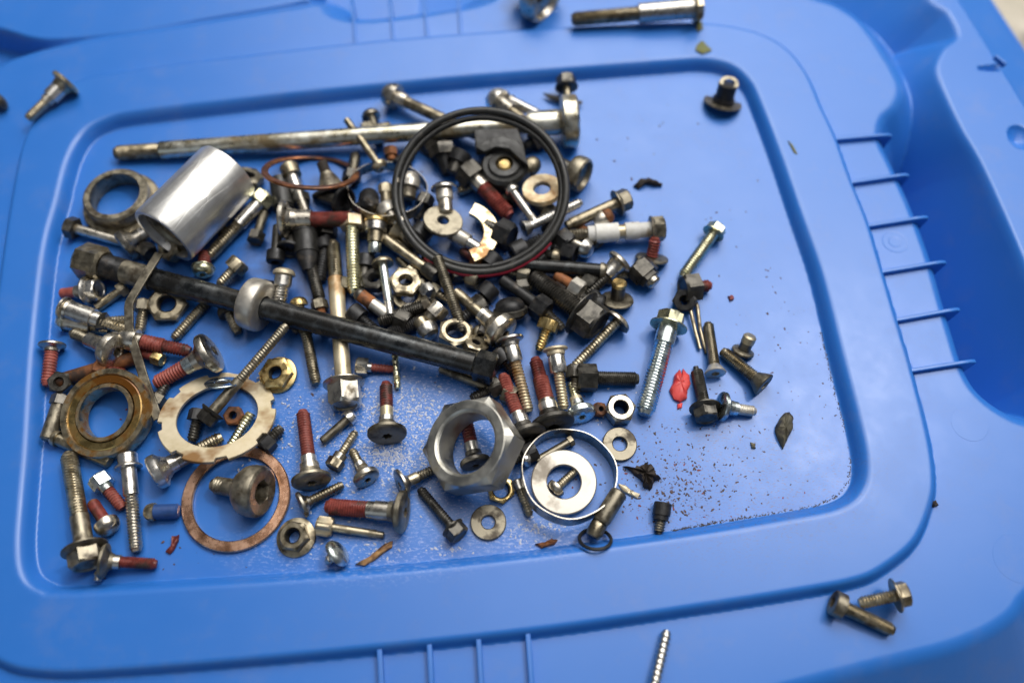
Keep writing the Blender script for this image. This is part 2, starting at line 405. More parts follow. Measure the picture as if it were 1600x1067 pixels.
C1 = spline([(219,196),(360,179),(500,163),(700,143),(900,127),(1040,116),(1095,113),(1133,121),(1158,143),(1172,172),(1200,247),(1233,345),(1265,440),(1294,560),(1320,665),(1331,725),(1326,762),(1300,785),
   (1240,799),(1080,826),(880,854),(700,875),(500,892),(300,905),(120,916),(84,912),(62,893),(56,850),(60,780),(66,700),(74,550),(90,400),(110,320),(125,262),(145,225),(175,206)], 0)
C2 = spline([(160,122),(260,108),(400,91),(556,73),(712,59),(900,47),(1060,40),(1150,48),(1205,66),(1240,92),(1266,130),(1285,175),(1306,220),(1330,287),(1356,352),(1378,425),(1401,503),(1424,580),(1450,682),
   (1460,750),(1454,797),(1428,856),(1375,900),(1330,919),(1240,936),(1100,958),(829,997),(480,1033),(200,1056),(72,1059),(0,1040),(-55,985),(-58,880),(-25,640),(2,430),(24,290),(40,225),(68,175),(108,140)], ZD)
C3 = spline([(0,110),(47,90),(110,74),(175,62),(312,41),(470,15),(492,12),(503,22),(525,33),(565,38),(640,31),(720,19),(770,6),(800,-15),(900,-42),(1060,-52),(1180,-38),(1267,0),(1303,12),(1340,38),(1375,88),(1398,132),
   (1392,158),(1372,180),(1366,215),(1385,258),(1412,317),(1440,392),(1458,455),(1477,520),(1497,580),(1525,622),(1575,658),(1640,682),(1710,720),(1730,790),(1690,860),(1600,918),(1566,958),(1487,997),(1352,1031),(1240,1060),
   (1100,1095),(800,1150),(400,1185),(0,1200),(-200,1160),(-270,1000),(-230,640),(-150,330),(-80,170)], ZD)
RR = spline([(1440,-60),(1450,0),(1480,24),(1496,60),(1474,82),(1463,112),(1475,150),(1500,205),(1532,262),(1582,375),(1640,520),(1690,640),(1740,660),(1790,600),(1720,380),(1650,250),(1600,165),(1555,92),(1497,0),(1465,-60)], 2)
RT = spline([(100,62),(200,52),(312,32),(465,5),(486,-10),(480,-90),(200,-90),(-150,-90),(-130,10),(0,46),(50,60)], 2)
def wall(d, w):                        # 0 inside to 1 outside: tight foot, rounder shoulder
    t = np.clip(d/w, 0, 1); return t*t*(3-2*t)
def shoulder(d, w):                    # foot at d=0, rounds over towards d=w
    t = np.clip(d/w, 0, 1); return 1-(1-t)**2.6
def build_lid():
    xs = [at(x, y, -20).x for x in (-60, 1660) for y in (-60, 1130)]; ys = [at(0, -60, -75).y, at(0, 1130, 0).y]
    st = 0.66
    gx = np.arange(min(xs), max(xs), st); gy = np.arange(min(ys), max(ys), st)
    X, Y = np.meshgrid(gx, gy)
    a = at(1570, 0, -27); b = at(1600, 45, -27); nx, ny = (a.y-b.y), (b.x-a.x)
    if nx*1000 < 0: nx, ny = -nx, -ny
    nl = math.hypot(nx, ny); OUT = ((X-a.x)*nx+(Y-a.y)*ny)/nl
    d1, d2, d3, dr, dt = (sdf(X, Y, c) for c in (C1, C2, C3, RR, RT))
    Z = np.where(d1 < 0, 0.0, ZB*shoulder(d1, 6.5))
    out = ZD+(ZB-ZD)*shoulder(-d2, 4.5)
    Z = np.where(d2 < 0, np.minimum(Z, out), ZD)
    hc = at(1500, 400, 0); hx, hy = X-hc.x, Y-hc.y
    hw = np.exp(-((hx*.94+hy*.34)/62)**2-((hy*.94-hx*.34)/88)**4)      # the deep hand-hold pocket on the right
    hw = np.clip(hw*1.5, 0, 1); ZTL = -16-54*np.clip((X+60)/120, 0, 1)+18*hw
    dd3 = np.maximum(d3+0.5, 0); dd3 = np.where(dd3 < 7, dd3*dd3/14, dd3-3.5)
    tr = ZD-np.minimum(dd3*(.95+.9*hw), ZD-ZTL)
    Z = np.where(d3 > -0.5, tr, Z)
    rimd = np.maximum(dr+1.5, 0); rimd = np.where(rimd < 4, rimd*rimd/8, rimd-2)
    rim = 4.0-rimd*(1.0+1.7*hw); Z = np.where(d3 > 0, np.maximum(Z, rim), Z)
    rt = ZTL+(1.0-ZTL)*shoulder(-dt+2.0, 5);  Z = np.where(d3 > 0, np.maximum(Z, rt), Z)
    # outside the long rim the skirt falls away
    a2 = at(1497, 0, 4); b2 = at(1600, 165, 4); n2x, n2y = (a2.y-b2.y), (b2.x-a2.x)
    if n2x < 0: n2x, n2y = -n2x, -n2y
    o2 = ((X-a2.x)*n2x+(Y-a2.y)*n2y)/math.hypot(n2x, n2y)
    Z = np.where((o2 > 0) & (d3 > 10), 4-22*wall(o2, 5)-.35*o2, Z)
    # dimple at the end of the rim
    p = at(1594, 214, 4); dd = np.hypot((X-p.x), (Y-p.y)*.8); Z = Z-5*np.clip(1-dd/6.5, 0, 1)**.6*(Z > 2.5)*(X > p.x-40)*(d3 > 10)
    # slot under the catch
    p = at(1545, 107, 4); ca, sa = math.cos(.05), math.sin(.05); U, V_ = (X-p.x)*ca+(Y-p.y)*sa, -(X-p.x)*sa+(Y-p.y)*ca
    Z = Z-7*((np.abs(U) < 6) & (np.abs(V_) < 1.9+.12*U))
    # slight warp of a thin moulding
    Z = Z+0.25*np.sin(X/95+.6)*np.cos(Y/80)+0.10*np.sin(X/31)*np.sin(Y/27+1)
    ny_, nx_ = X.shape
    V = np.stack([X, Y, Z], -1).reshape(-1, 3)*MM
    I = np.arange(nx_*ny_).reshape(ny_, nx_)
    Q = np.stack([I[:-1, :-1], I[:-1, 1:], I[1:, 1:], I[1:, :-1]], -1).reshape(-1, 4)
    def fc(a): return ((a[:-1, :-1]+a[1:, 1:])/2).reshape(-1)
    f1, f2, f3, fo, z3 = fc(d1), fc(d2), fc(d3), fc(OUT), fc(dr)
    keep = fo < 6
    reg = np.where(f1 < -3, 0, np.where(f2 < 1.5, 1, np.where(f3 < -4, 2, 3)))
    root = empty('storage_lid', (0, 0, 0)); tag(root, 'blue moulded plastic tote lid with recessed centre and raised band, fasteners scattered on it', 'lid')
    for k, nm in enumerate(('centre_panel', 'raised_band', 'deck', 'outer_rim')):
        q = Q[(reg == k) & keep]
        u, inv = np.unique(q, return_inverse=True); inv = inv.reshape(-1, 4)
        me = bpy.data.meshes.new(nm)
        me.vertices.add(len(u)); me.vertices.foreach_set('co', V[u].ravel())
        me.loops.add(len(inv)*4); me.loops.foreach_set('vertex_index', inv.ravel().astype(np.int32))
        me.polygons.add(len(inv)); me.polygons.foreach_set('loop_start', np.arange(0, len(inv)*4, 4, dtype=np.int32))
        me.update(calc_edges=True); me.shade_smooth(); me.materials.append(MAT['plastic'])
        o = bpy.data.objects.new(nm, me); C.objects.link(o); o.parent = root
    return root
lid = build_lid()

def rib(x0, y0, x1, y1, top=5.0, wdt=2.0, under=-9.0, ext=0.0):
    A, B = at(x0, y0, top), at(x1, y1, top)
    d = (B-A); d.z = 0; L = d.length; d.normalize(); n = Vector((-d.y, d.x, 0))*wdt/2
    prof = [(-1.5, under), (-1.5, top-.6), (-.8, top), (L*.80, top), (L*.93, top-.25), (L, top-1.3), (L+.5, top-3.0), (L-1.0, under)]
    v = []
    for sgn, ins in ((-1, 0), (1, 0)):
        for u, z in prof: v.append((A.x+d.x*u+n.x*sgn, A.y+d.y*u+n.y*sgn, z))
    k = len(prof); f = [tuple(range(k-1, -1, -1)), tuple(range(k, 2*k))]
    for i in range(k): j = (i+1) % k; f.append((i, j, k+j, k+i))
    o = mesh('rib', v, f, 'plastic', lid, 0.6)
    bv = o.modifiers.new('bevel', 'BEVEL'); bv.width = .00045; bv.segments = 2
for r in ((1298,217,1395,209),(1325,285,1422,271),(1350,353,1452,337),(1372,425,1480,407),(1396,500,1502,481),(1418,579,1527,562)): rib(*r)
for r in ((556,74,549,-4),(615,68,608,-8),(668,61,661,-12),(720,56,715,-18)): rib(*r, top=3.4, wdt=1.9)
for r in ((592,1008,599,1130),(670,998,677,1124),(747,990,755,1118),(824,981,834,1112)): rib(*r, top=5.6, wdt=2.2, under=-2)
for x, y, R in ((1515,662,8.5),(1590,872,10.5),(1398,378,6.5),(1398,378,3.2)):
    P = at(x, y, ZD); z = ZD+.25*math.sin(P.x/95+.6)*math.cos(P.y/80)+.1*math.sin(P.x/31)*math.sin(P.y/27+1)
    v, f = loft([(R-.6, .03, 'c'), (R-.3, .09, 'c'), (R, .09, 'c'), (R+.3, -.2, 'c')], 48, cap0=False, cap1=False) if R < 8 else loft([(R-.1, .07, 'c'), (R+.1, -.2, 'c')], 48, cap1=False)
    f = [tuple(reversed(q)) for q in f]
    mesh('ejector_mark', [(a+P.x, b+P.y, c+z) for a, b, c in v], f, 'plastic', lid, 0.3)
# small catch on the rim
def box(name, c, sx, sy, sz, ang, mat, parent):
    v = []
    for k in (-1, 1):
        for i, j in ((-1, -1), (1, -1), (1, 1), (-1, 1)):
            a, b = i*sx/2, j*sy/2
            v.append((c.x+a*math.cos(ang)-b*math.sin(ang), c.y+a*math.sin(ang)+b*math.cos(ang), c.z+k*sz/2))
    o = mesh(name, v, [(3, 2, 1, 0), (4, 5, 6, 7), (0, 1, 5, 4), (1, 2, 6, 5), (2, 3, 7, 6), (3, 0, 4, 7)], mat, parent, 0.5)
    b = o.modifiers.new('bevel', 'BEVEL'); b.width = .0005; b.segments = 2
    return o
box('catch', at(1562, 96, 4.5), 2.2, 8, 3.5, math.radians(34), 'plastic', lid)

g = mesh('ground', [(-3000,-3000,-95),(3000,-3000,-95),(3000,3000,-95),(-3000,3000,-95)], [(0,1,2,3)], 'concrete', kind='structure')
# ------------------------------------------------------------------ things lying outside the centre panel
BD, DK = ZB, ZD
bolt("shouldered steel bolt lying alone on the raised band at the top left corner", 106,126, 43,187, 'disc',44,18,'tan', "s25:.28:bright s19:.42:steel t16:1:tan", base=BD)
bolt("dark round bolt head cut off by the left edge of the picture", 6,153, -40,185, 'dome',30,12,'dark', "t15:1:tan", base=DK)
bolt("long tan bolt with bright shank lying beyond the band at the top edge", 1097,13, 893,31, 'hex',38,13,'tan', "s29:.45:bright t23:1:tan", base=BD+.5, fl=44, pitch=3.4)
bolt("large domed silver flange bolt cut off by the top edge of the picture", 858,-2, 806,-30, 'cup',84,34,'steel', "s34:1:dark", z=(15,15))
bolt("short tan flange bolt at the bottom right corner, its head to the right", 1419,926, 1342,942, 'hex',38,20,'tan', "t20:1:tan", base=BD-2, fl=52)
bolt("tan screw with dark recessed head beside the short flange bolt, bottom right corner", 1301,940, 1396,985, 'socket',40,17,'dull', "t22:1:tan", base=DK, pitch=3.2)
bolt("coarse bright screw standing out of the bottom edge below the band", 1017,1092, 1042,985, 'dome',40,14,'dark', "t18:1:bright", base=DK, pitch=8.6)

# ------------------------------------------------------------------ top row
bolt("long dirty axle bolt with drilled round flange running across the top of the pile", 903,189, 180,240, '',0,0,'steel', "k80:.036:dirtyzinc k39:.11:dirtyzinc s27:.90:dirtyzinc t24:1:tan", lift=(-8,0), z=(13,4.2), pitch=3)
bolt("slim steel bolt with round head reaching over the top edge of the panel", 600,144, 750,213, 'pan',40,24,'steel', "s24:.12:steel s18:1:tan", z=(8,7))
bolt("small button bolt peeping out behind the long axle bolt", 577,174, 594,226, 'dome',30,12,'steel', "t15:1:dull", z=(5,2))
bolt("thin tan pin leaning across the long axle bolt", 597,265, 541,187, 'pan',24,10,'tan', "s11:1:tan", z=(9,12), name='pin', cat='pin')
bolt("bright domed bolt at the top of the black ring, its tip hidden", 766,150, 818,188, 'dome',42,24,'bright', "s26:.5:steel t18:1:tan", z=(8,10))
bolt("slim pinkish steel pin between the domed bolt and the axle bolt's flange", 793,155, 862,190, 'pan',18,8,'steel', "s15:1:bright", z=(9,10), name='pin', cat='pin')
bolt("dark flange bolt standing above the axle bolt's drilled flange", 884,120, 888,176, 'hex',30,20,'dark', "s13:1:tan", z=(9,5), fl=36)
bolt("black flanged rubber bushing standing alone in the top right corner of the panel", 1128,165, 1138,132, 'dome',60,5,'dull', "s34:.25:black s29:.93:black k31:1:dark", z=(.3,11.5), name='bushing', cat='bushing')
washer("bright round mouth on top of the black bushing, top right corner", 1139,131, 30,17, .8, 'dull', lift=11.4, name='grommet', cat='grommet', part='lip')
bolt("dark bolt with conical tip under the axle bolt, left of the black bracket", 690,228, 699,272, 'hex',44,20,'dark', "c30:1:black", z=(7,3))
bolt("dark stub between the black bracket and the long axle bolt", 722,238, 706,272, 'socket',34,18,'black', "s22:1:dark", z=(9,5))

# ------------------------------------------------------------------ left cluster
e = place('flanged_collar', "tan flanged steel collar standing next to the aluminium tube, upper left", 'collar', 193,322, 0.2, (0,0), group='washers and rings lying on the lid')
s0 = sc(193,322)
def coll(parts, e, s, n=64):
    for nm, rg, m in parts:
        v, f = loft([(r*s, z, c) for r, z, c in rg], n, closed=True)
        mesh(nm, v, [tuple(reversed(q)) for q in f], m, e, 0.5)
coll((('tube', [(40,.2,'c'),(49,.2,'c'),(49,10,'c'),(46,11,'c'),(38,11,'c'),(37,10,'c'),(38,5,'c')], 'dull'), ('flange', [(49.3,.0,'c'),(58,.0,'c'),(59,.6,'c'),(59,2.2,'c'),(57,2.8,'c'),(49.3,3.0,'c')], 'tan')), e, s0)
# aluminium tube
P0, P1 = at(255,370,22), at(356,268,19)
e = empty('aluminium_tube', P0, (P1-P0).to_track_quat('Z','Y')); tag(e, "short brushed aluminium tube lying tilted at the left of the pile", 'tube')
L = (P1-P0).length; R = 52*sc(300,320,18)
v, f = loft([(R*.84,1.0,'c'),(R*.86,0,'c'),(R*.975,0,'c'),(R,1.0,'c'),(R,L-1,'c'),(R*.975,L,'c'),(R*.86,L,'c'),(R*.84,L-1,'c')], 96, closed=True)
mesh('tube_wall', v, [tuple(reversed(q)) for q in f], 'alu', e, 0.5)
v, f = loft([(R*.50,5,'c'),(R*.56,3.6,'c'),(R*.80,3.6,'c'),(R*.835,4.4,'c'),(R*.835,9,'c'),(R*.5,9,'c')], 64, closed=True)
mesh('inner_bush', v, [tuple(reversed(q)) for q in f], 'dull', e, 0.5)
nut("small tan nut leaning on the right end of the aluminium tube", 388,278, 44,18, 5, 'dull', tilt=(-24,18), lift=0, fl=0)
bolt("long steel bolt with yellowish head lying below the aluminium tube", 417,304, 324,403, 'hex',34,20,'yzinc', "s22:.40:bright t20:1:tan", lift=1)
bolt("slim bolt with dark head at the left edge, pointing under the flanged collar", 105,354, 192,378, 'hex',34,15,'dark', "s16:1:steel", lift=0)
bolt("silver cone bolt tucked under the open end of the aluminium tube", 192,388, 246,352, 'disc',50,34,'steel', "s24:.3:bright t20:1:tan", z=(5,6))
nut("tan nut hidden in shadow below the open end of the aluminium tube", 268,388, 42,18, 7, 'tan', tilt=(20,-25))
bolt("red-threaded bolt with yellow flange head standing above the black axle", 316,430, 321,394, 'pan',32,14,'yzinc', "t20:1:red", z=(6,5), fl=36)
bolt("tan hex bolt leaning on the black axle, right of the red-threaded bolt", 377,408, 342,446, 'hex',33,18,'tan', "t17:1:tan", z=(8,4))
bolt("light flange bolt with pink tip at the far left below the axle nut", 155,452, 96,459, 'hex',36,20,'bright', "s22:.4:steel s17:1:red", lift=0, fl=46)
bolt("small rusty bent-looking bolt right of the pink-tipped bolt", 197,448, 150,482, 'hex',24,12,'tan', "s14:1:tan", lift=0)
e = nut("brown ring nut under the black axle, left of centre", 262,476, 58,27, 5, 'tan', tilt=(10,8), fl=0)
bolt("threaded stud running out from under the black axle towards the lower left", 345,448, 271,530, '',0,0,'tan', "t17:1:tan", z=(3,2))
bolt("shouldered bolt with bright neck at the left edge, upper of two", 97,481, 205,518, 'disc',38,14,'steel', "s31:.38:bright s25:.5:bright t20:1:tan", z=(8,4))
bolt("shouldered bolt with bluish shine at the left edge, lower of two", 91,500, 170,516, 'pan',34,14,'zinc', "s26:.6:steel t18:1:tan", z=(4,2.5))
bolt("bolt with large dark disc head and silver cone below the two left-edge bolts", 184,550, 112,520, 'disc',56,42,'steel', "s24:.35:bright t18:1:dull", z=(9,4))
bolt("bolt with bright round head and red thread pointing right, left of centre", 186,527, 298,549, 'pan',36,28,'steel', "s25:.10:steel t25:.50:red t21:1:darkred", z=(9,5))
bolt("disc-headed bolt with fine red threads hanging down at the left edge", 82,536, 74,603, 'disc',40,14,'steel', "t21:1:red", lift=0, pitch=5)
bolt("wide-headed bolt with rough red shank under the dark bolt, left half", 335,547, 243,600, 'disc',66,38,'steel', "s27:.22:zinc t25:1:red", z=(9,3))
bolt("small bright hex bolt between the two red bolts on the left", 254,563, 214,548, 'hex',22,16,'brass', "s15:1:darkred", z=(4,3))
bolt("rusty brown pin lying behind the oily bearing ring", 215,558, 88,596, '',0,0,'rust', "s22:1:rust", z=(3,3), name='pin', cat='pin')
nut("dark nut at the left edge above the oily bearing ring", 95,598, 34,14, 6, 'dark', tilt=(15,10))
bolt("dark bolt lying upright along the left edge beside the oily bearing ring", 98,618, 74,688, 'hex',30,16,'dark', "s24:1:dull", lift=0)
# bearing race
e = place('bearing_ring', "thick oily brown bearing ring with bright inner edge, lower left", 'ring', 168,646, 7.5, (8,-5), group='washers and rings lying on the lid')
s0 = sc(168,646,7)
coll((('outer_race', [(57,-4,'c'),(70,-4,'c'),(71.5,-3,'c'),(71.5,2.2,'c'),(70,3.2,'c'),(62,3.2,'c'),(60,2.2,'c'),(57,2.2,'c')], 'racewhite'),
      ('seal', [(46,-3.5,'c'),(57.4,-3.5,'c'),(57.4,2.0,'c'),(60,2.3,'c'),(58,2.6,'c'),(48,2.3,'c')], 'oily'),
      ('inner_race', [(39,-4,'c'),(46.4,-4,'c'),(46.4,2.8,'c'),(45,3.4,'c'),(40,3.4,'c'),(39,2.6,'c')], 'racewhite')), e, s0, 80)
bolt("curved grey bolt poking out from under the oily bearing ring", 80,681, 172,722, 'dome',26,14,'tan', "s20:1:tan", z=(3,2.6))
# lock washer with notches
def lockwasher():
    e = place('lock_washer', "large cream lock washer with notched rim and rust stains, lower left", 'washer', 340,650, 7.0, (-18,3), rz=12, group='washers and rings lying on the lid')
    s = sc(340,650,7); R, r, t = 89*s, 61*s, 1.6
    n = 240; v = []; f = []
    for i in range(n):
        a = 2*math.pi*i/n
        u = (i/n*8) % 1.0
        ro = R*(0.925 if u < .26 else 1.0)
        for q, z in ((r,-t/2),(ro,-t/2),(ro,t/2-.2),(ro-.25,t/2),(r+.25,t/2),(r,t/2-.2)):
            v.append((q*math.cos(a), q*math.sin(a), z))
    for i in range(n):
        j = (i+1) % n
        for k in range(6):
            l = (k+1) % 6; f.append((i*6+k, j*6+k, j*6+l, i*6+l))
    mesh('notched_ring', v, f, 'cream', e, 0.5)
lockwasher()
bolt("long thin dark flange bolt lying across the cream lock washer", 318,660, 448,508, 'hex',30,22,'dark', "s17:.35:dull t16:1:dull", z=(8,12), fl=38)
washer("small bluish washer seen nearly edge on inside the cream lock washer", 348,598, 54,24, 1.0, 'zinc', tilt=(-50,0), lift=3)
bolt("bright cone-headed bolt reaching under the cream lock washer", 236,742, 347,682, 'disc',56,42,'bright', "s26:.2:steel t22:1:tan", z=(7,3))
bolt("yellowish coarse threaded stud inside the cream lock washer", 392,646, 354,708, '',0,0,'tan', "t17:1:yzinc", z=(3,2.5), pitch=5.2)
nut("brown nut in shadow under the thin dark bolt", 366,650, 30,12, 5, 'rust', tilt=(10,0))
nut("brassy split flange nut right of the cream lock washer", 432,584, 50,21, 5, 'brass', tilt=(6,-6), fl=60)
bolt("tan threaded stud coming out below the black axle", 477,515, 494,600, 'hex',22,8,'tan', "t18:1:tan", z=(4,3))
# copper rings
washer("bright flat copper ring lying on the panel, lower left", 369,778, 168,134, 2.2, 'copper', tilt=(0,0), name='copper_ring', cat='ring')
washer("dull brown copper ring tilted under the long axle bolt", 486,269, 144,124, 1.6, 'oldcopper', tilt=(-34,6), name='copper_ring', cat='ring')
bolt("bolt with big hollow round head inside the bright copper ring", 411,769, 332,757, 'barrel',80,44,'dull', "s28:.5:dull t28:1:dull", z=(10.5,5))
bolt("long dull flange bolt standing upright in the bottom left corner", 137,884, 107,708, 'hex',50,30,'dull', "s28:.32:dull t27:1:tan", lift=0, fl=66, pitch=5)
bolt("small greenish hex bolt with bright red thread in the bottom left", 152,745, 192,794, 'hex',34,20,'zinc', "s21:.2:zinc t19:1:red", lift=0)
bolt("domed silver bolt with rusty red shank in the bottom left", 174,830, 144,784, 'dome',38,18,'steel', "s19:.9:darkred s17:1:rust", lift=0)
bolt("long bright bolt standing upright between the bottom left bolts", 199,709, 213,862, 'socket',30,24,'bright', "s23:.33:bright t21:1:steel", lift=0, fl=42, pitch=5)
bolt("short tan-headed plug with navy blue sleeve, bottom left", 226,800, 280,798, 'pan',28,16,'tan', "s23:1:navy", z=(4,3.6), name='plug', cat='plug')
bolt("disc-headed bolt with rusty red shank lying along the bottom left edge", 157,876, 245,881, 'disc',54,20,'dull', "s22:.15:steel t19:1:darkred", lift=0, pitch=3.5)
bolt("small brass screw under the disc head in the bottom left corner", 156,890, 152,908, 'pan',14,8,'brass', "s12:1:bright", z=(2.5,2), name='screw', cat='screw')

# ------------------------------------------------------------------ centre left
bolt("black plastic push plug with round base inside the dull copper ring", 520,300, 502,252, 'cup',66,8,'black', "c40:.60:dull s17:1:grime", z=(2,11), name='plug', cat='plug')
bolt("socket bolt with tan head and white shank crossing the dull copper ring", 451,260, 484,350, 'socket',30,20,'tan', "s19:.35:bright t17:1:steel", z=(8,6))
bolt("black rubber sleeve lying left of the white-shanked bolt", 438,283, 445,330, '',0,0,'black', "s34:.9:rubber s30:1:black", z=(4,4), name='sleeve', cat='sleeve')
bolt("wide dark-headed bolt with red shank lying across the upper left of the pile", 437,343, 552,343, 'disc',58,26,'steel', "s30:.27:steel t25:1:darkred", z=(13,12), pitch=3)
bolt("yellow-green zinc bolt standing upright left of centre", 549,340, 554,460, 'hex',38,18,'cream', "t22:1:yzinc", z=(10,5), pitch=5)
bolt("long steel flange bolt running under the black axle left of centre", 540,634, 520,378, 'hex',50,38,'steel', "s25:.72:cream t23:1:tan", z=(7,5), fl=62)
bolt("black bolt with round head hanging above the black axle", 430,410, 434,352, 'socket',28,18,'black', "s15:1:dark", z=(5,8))
bolt("bright double-flanged bolt resting on the upper side of the black axle", 445,420, 437,476, 'pan',34,10,'cream', "k27:.42:bright t22:1:bright", z=(12,7))
bolt("short brass bolt head beside the bright double-flanged bolt", 465,464, 468,482, 'dome',28,14,'brass', "s16:1:tan", z=(7,5))
bolt("thick black rubber peg pointing down in the left of the pile", 476,352, 482,424, 'dome',40,16,'black', "s38:.55:rubber c34:1:black", z=(8,6), name='peg', cat='peg')
bolt("dark threaded stud below the thick black rubber peg", 484,410, 500,470, '',0,0,'dark', "t20:1:dark", z=(5,5))
# clamp band
def band(label, x, y, rad, hgt, z0, tilt, mat, th=.4):
    e = place('hose_clamp', label, 'clamp', x, y, z0, tilt, rz=0, group='hose clamps in the pile')
    s = sc(x, y, z0); R = rad*s
    v, f = loft([(R-th, -hgt/2, 'w'), (R, -hgt/2, 'w'), (R, hgt/2, 'w'), (R-th, hgt/2, 'w')], 90, closed=True)
    mesh('steel_band', v, [tuple(reversed(q)) for q in f], mat, e, 0.7)
    return e, R
band("thin steel clamp band around small parts, left inside the black ring", 605,300, 62, 6, 8, (-12,6), 'steel')
bolt("black ribbed cap inside the upper thin clamp band", 575,334, 577,304, 'knurl',38,18,'black', "k32:.9:black s26:1:black", z=(11,4), name='cap', cat='cap')
bolt("pinkish white domed bolt inside the upper thin clamp band", 596,318, 622,350, 'dome',38,22,'whitesteel', "s30:.5:steel t24:1:steel", z=(11,8))
bolt("small tan block bolt inside the upper thin clamp band", 602,288, 604,318, 'hex',22,14,'cream', "s18:1:tan", z=(9,6))
bolt("pinkish steel bolt end right inside the upper thin clamp band", 642,270, 636,312, 'pan',34,24,'whitesteel', "s26:1:dull", z=(9,5))
bolt("bolt with yellow ring and bright white head below the upper clamp band", 588,338, 585,396, 'pan',36,10,'brass', "k34:.30:bright s24:.65:tan k20:1:zinc", z=(13,8))
bolt("pale cone-shaped bolt left of the black ring, below the clamp band", 616,358, 644,378, 'csk',32,14,'cream', "s16:1:tan", z=(7,5))
bolt("slim tan rod running down right from the white-headed bolt", 592,366, 682,432, '',0,0,'tan', "s17:.8:tan k24:1:dark", z=(7,9), name='rod', cat='rod')
washer("round greenish grey plate washer lying inside the black ring", 692,346, 62,17, 2.2, 'dull', tilt=(-10,12), lift=9)
bolt("bright round bolt head standing upright inside the black ring", 693,288, 697,334, 'pan',40,9,'bright', "k26:.45:whitesteel s22:1:steel", z=(15,11))
bolt("pale bolt shank lying beside the greenish plate washer", 702,360, 750,390, 'hex',26,14,'dull', "s24:.5:whitesteel s18:1:bright", z=(8,7))
def arc(name, label, cat, x, y, ro, ri, t, a0, a1, mat, tilt, zc, part):
    e = place(name, label, cat, x, y, zc, tilt, rz=0, group='washers and rings lying on the lid')
    s = sc(x, y, zc); n = 48; v = []; f = []
    for i in range(n+1):
        a = math.radians(a0+(a1-a0)*i/n)
        for q, z in ((ri*s,-t/2),(ro*s,-t/2),(ro*s,t/2-.25),(ro*s-.3,t/2),(ri*s+.3,t/2),(ri*s,t/2-.25)):
            v.append((q*math.cos(a), q*math.sin(a), z))
    for i in range(n):
        for k in range(6):
            l = (k+1) % 6; f.append((i*6+k, (i+1)*6+k, (i+1)*6+l, i*6+l))
    f.append((5,4,3,2,1,0)); f.append(tuple(n*6+k for k in range(6)))
    mesh(part, v, f, mat, e, 0.5)
arc('thrust_washer', "tan half-round thrust washer inside the black ring", 'washer', 718,363, 62,38, 2.2, -66, 68, 'racewhite', (-4,4), 8.5, 'half_ring')
# black ring
def torus_part(name, R, r, a0, a1, zoff, mat, e, n=140, m=16, wob=0.0, ys=1.0):
    v, f = [], []
    full = abs(a1-a0) > 359
    N = n if full else n+1
    for i in range(N):
        a = math.radians(a0+(a1-a0)*i/n); RR_ = R*(1+wob*math.sin(2*a+.6))
        for j in range(m):
            b = 2*math.pi*j/m
            v.append(((RR_+r*math.cos(b))*math.cos(a), (RR_+r*math.cos(b))*math.sin(a)*ys, zoff+r*math.sin(b)+wob*40*math.sin(a*2+1)))
    for i in range(n):
        i2 = (i+1) % N
        for j in range(m):
            k = (j+1) % m; f.append((i*m+j, i2*m+j, i2*m+k, i*m+k))
    return mesh(name, v, f, mat, e, 1.2)
e = place('rubber_ring', "large black rubber ring with crimson stripe lying on top of the pile", 'ring', 751,297, 21, (17,0), rz=0)
s0 = sc(751,297,21)
torus_part('outer_cord', 133*s0, 1.95, 0, 360, 0, 'rubber', e, wob=.006, ys=.99)
torus_part('inner_cord', 125.5*s0, 1.6, 0, 360, -1.8, 'rubber', e, wob=.010, ys=.975)
torus_part('crimson_stripe', 136.2*s0, 1.75, 232, 322, -.75, 'crimson', e, wob=.006, ys=.99)
for a in (172, 200): torus_part('tie', 132.8*s0, 2.25, a, a+3.0, -.2, 'steel', e, n=4)
# black bracket with bush
def bracket():
    e = place('rubber_mount', "black folded bracket with round rubber bush under the black ring", 'bracket', 782,238, 10, (0,0), rz=0)
    s = sc(782,238,12); o = at(782,238,12)
    def plate(nm, pts, z0, z1, mat):
        k = len(pts); v = []
        for z in (z0, z1):
            for x, y in pts:
                p = at(x, y, 12); v.append((p.x-o.x, p.y-o.y, z))
        f = [tuple(range(k)), tuple(range(2*k-1, k-1, -1))]+[(i, k+i, k+(i+1) % k, (i+1) % k) for i in range(k)]
        ob = mesh(nm, v, f, mat, e, 0.5); b = ob.modifiers.new('bevel', 'BEVEL'); b.width = .0006; b.segments = 2
    plate('back_plate', [(738,187),(770,183),(793,186),(808,205),(817,228),(822,250),(800,246),(770,244),(744,246)], 1.5, 4.0, 'black')
    plate('folded_lip', [(744,244),(760,232),(785,224),(808,232),(820,250),(826,272),(812,262),(795,246),(775,243),(757,251)], 4.2, 7.0, 'rubber')
    q = at(788,262,12); c = (q.x-o.x, q.y-o.y)
    for nm, rg, m in (('bush', [(13,-5,'c'),(36,-5,'c'),(38,-3,'c'),(37,1,'c'),(33,2.6,'c'),(26,2.0,'c'),(23,3.4,'c'),(14,3.6,'c'),(13,2.5,'c')], 'rubber'),
                      ('brass_insert', [(0.5,1.2,'c'),(0.5,2.8,'c'),(8,3.0,'c'),(11,2.4,'c'),(12.6,1.2,'c')], 'brass')):
        v, f = loft([(r*s, z, k) for r, z, k in rg], 48, closed=True)
        mesh(nm, [(a+c[0], b+c[1], z) for a, b, z in v], [tuple(reversed(t)) for t in f], m, e, .6)
bracket()
bolt("dark hex bolt with red thread lying inside the black ring", 727,264, 797,338, 'hex',46,26,'dark', "s26:.22:steel t25:1:darkred", z=(9,6), fl=0)
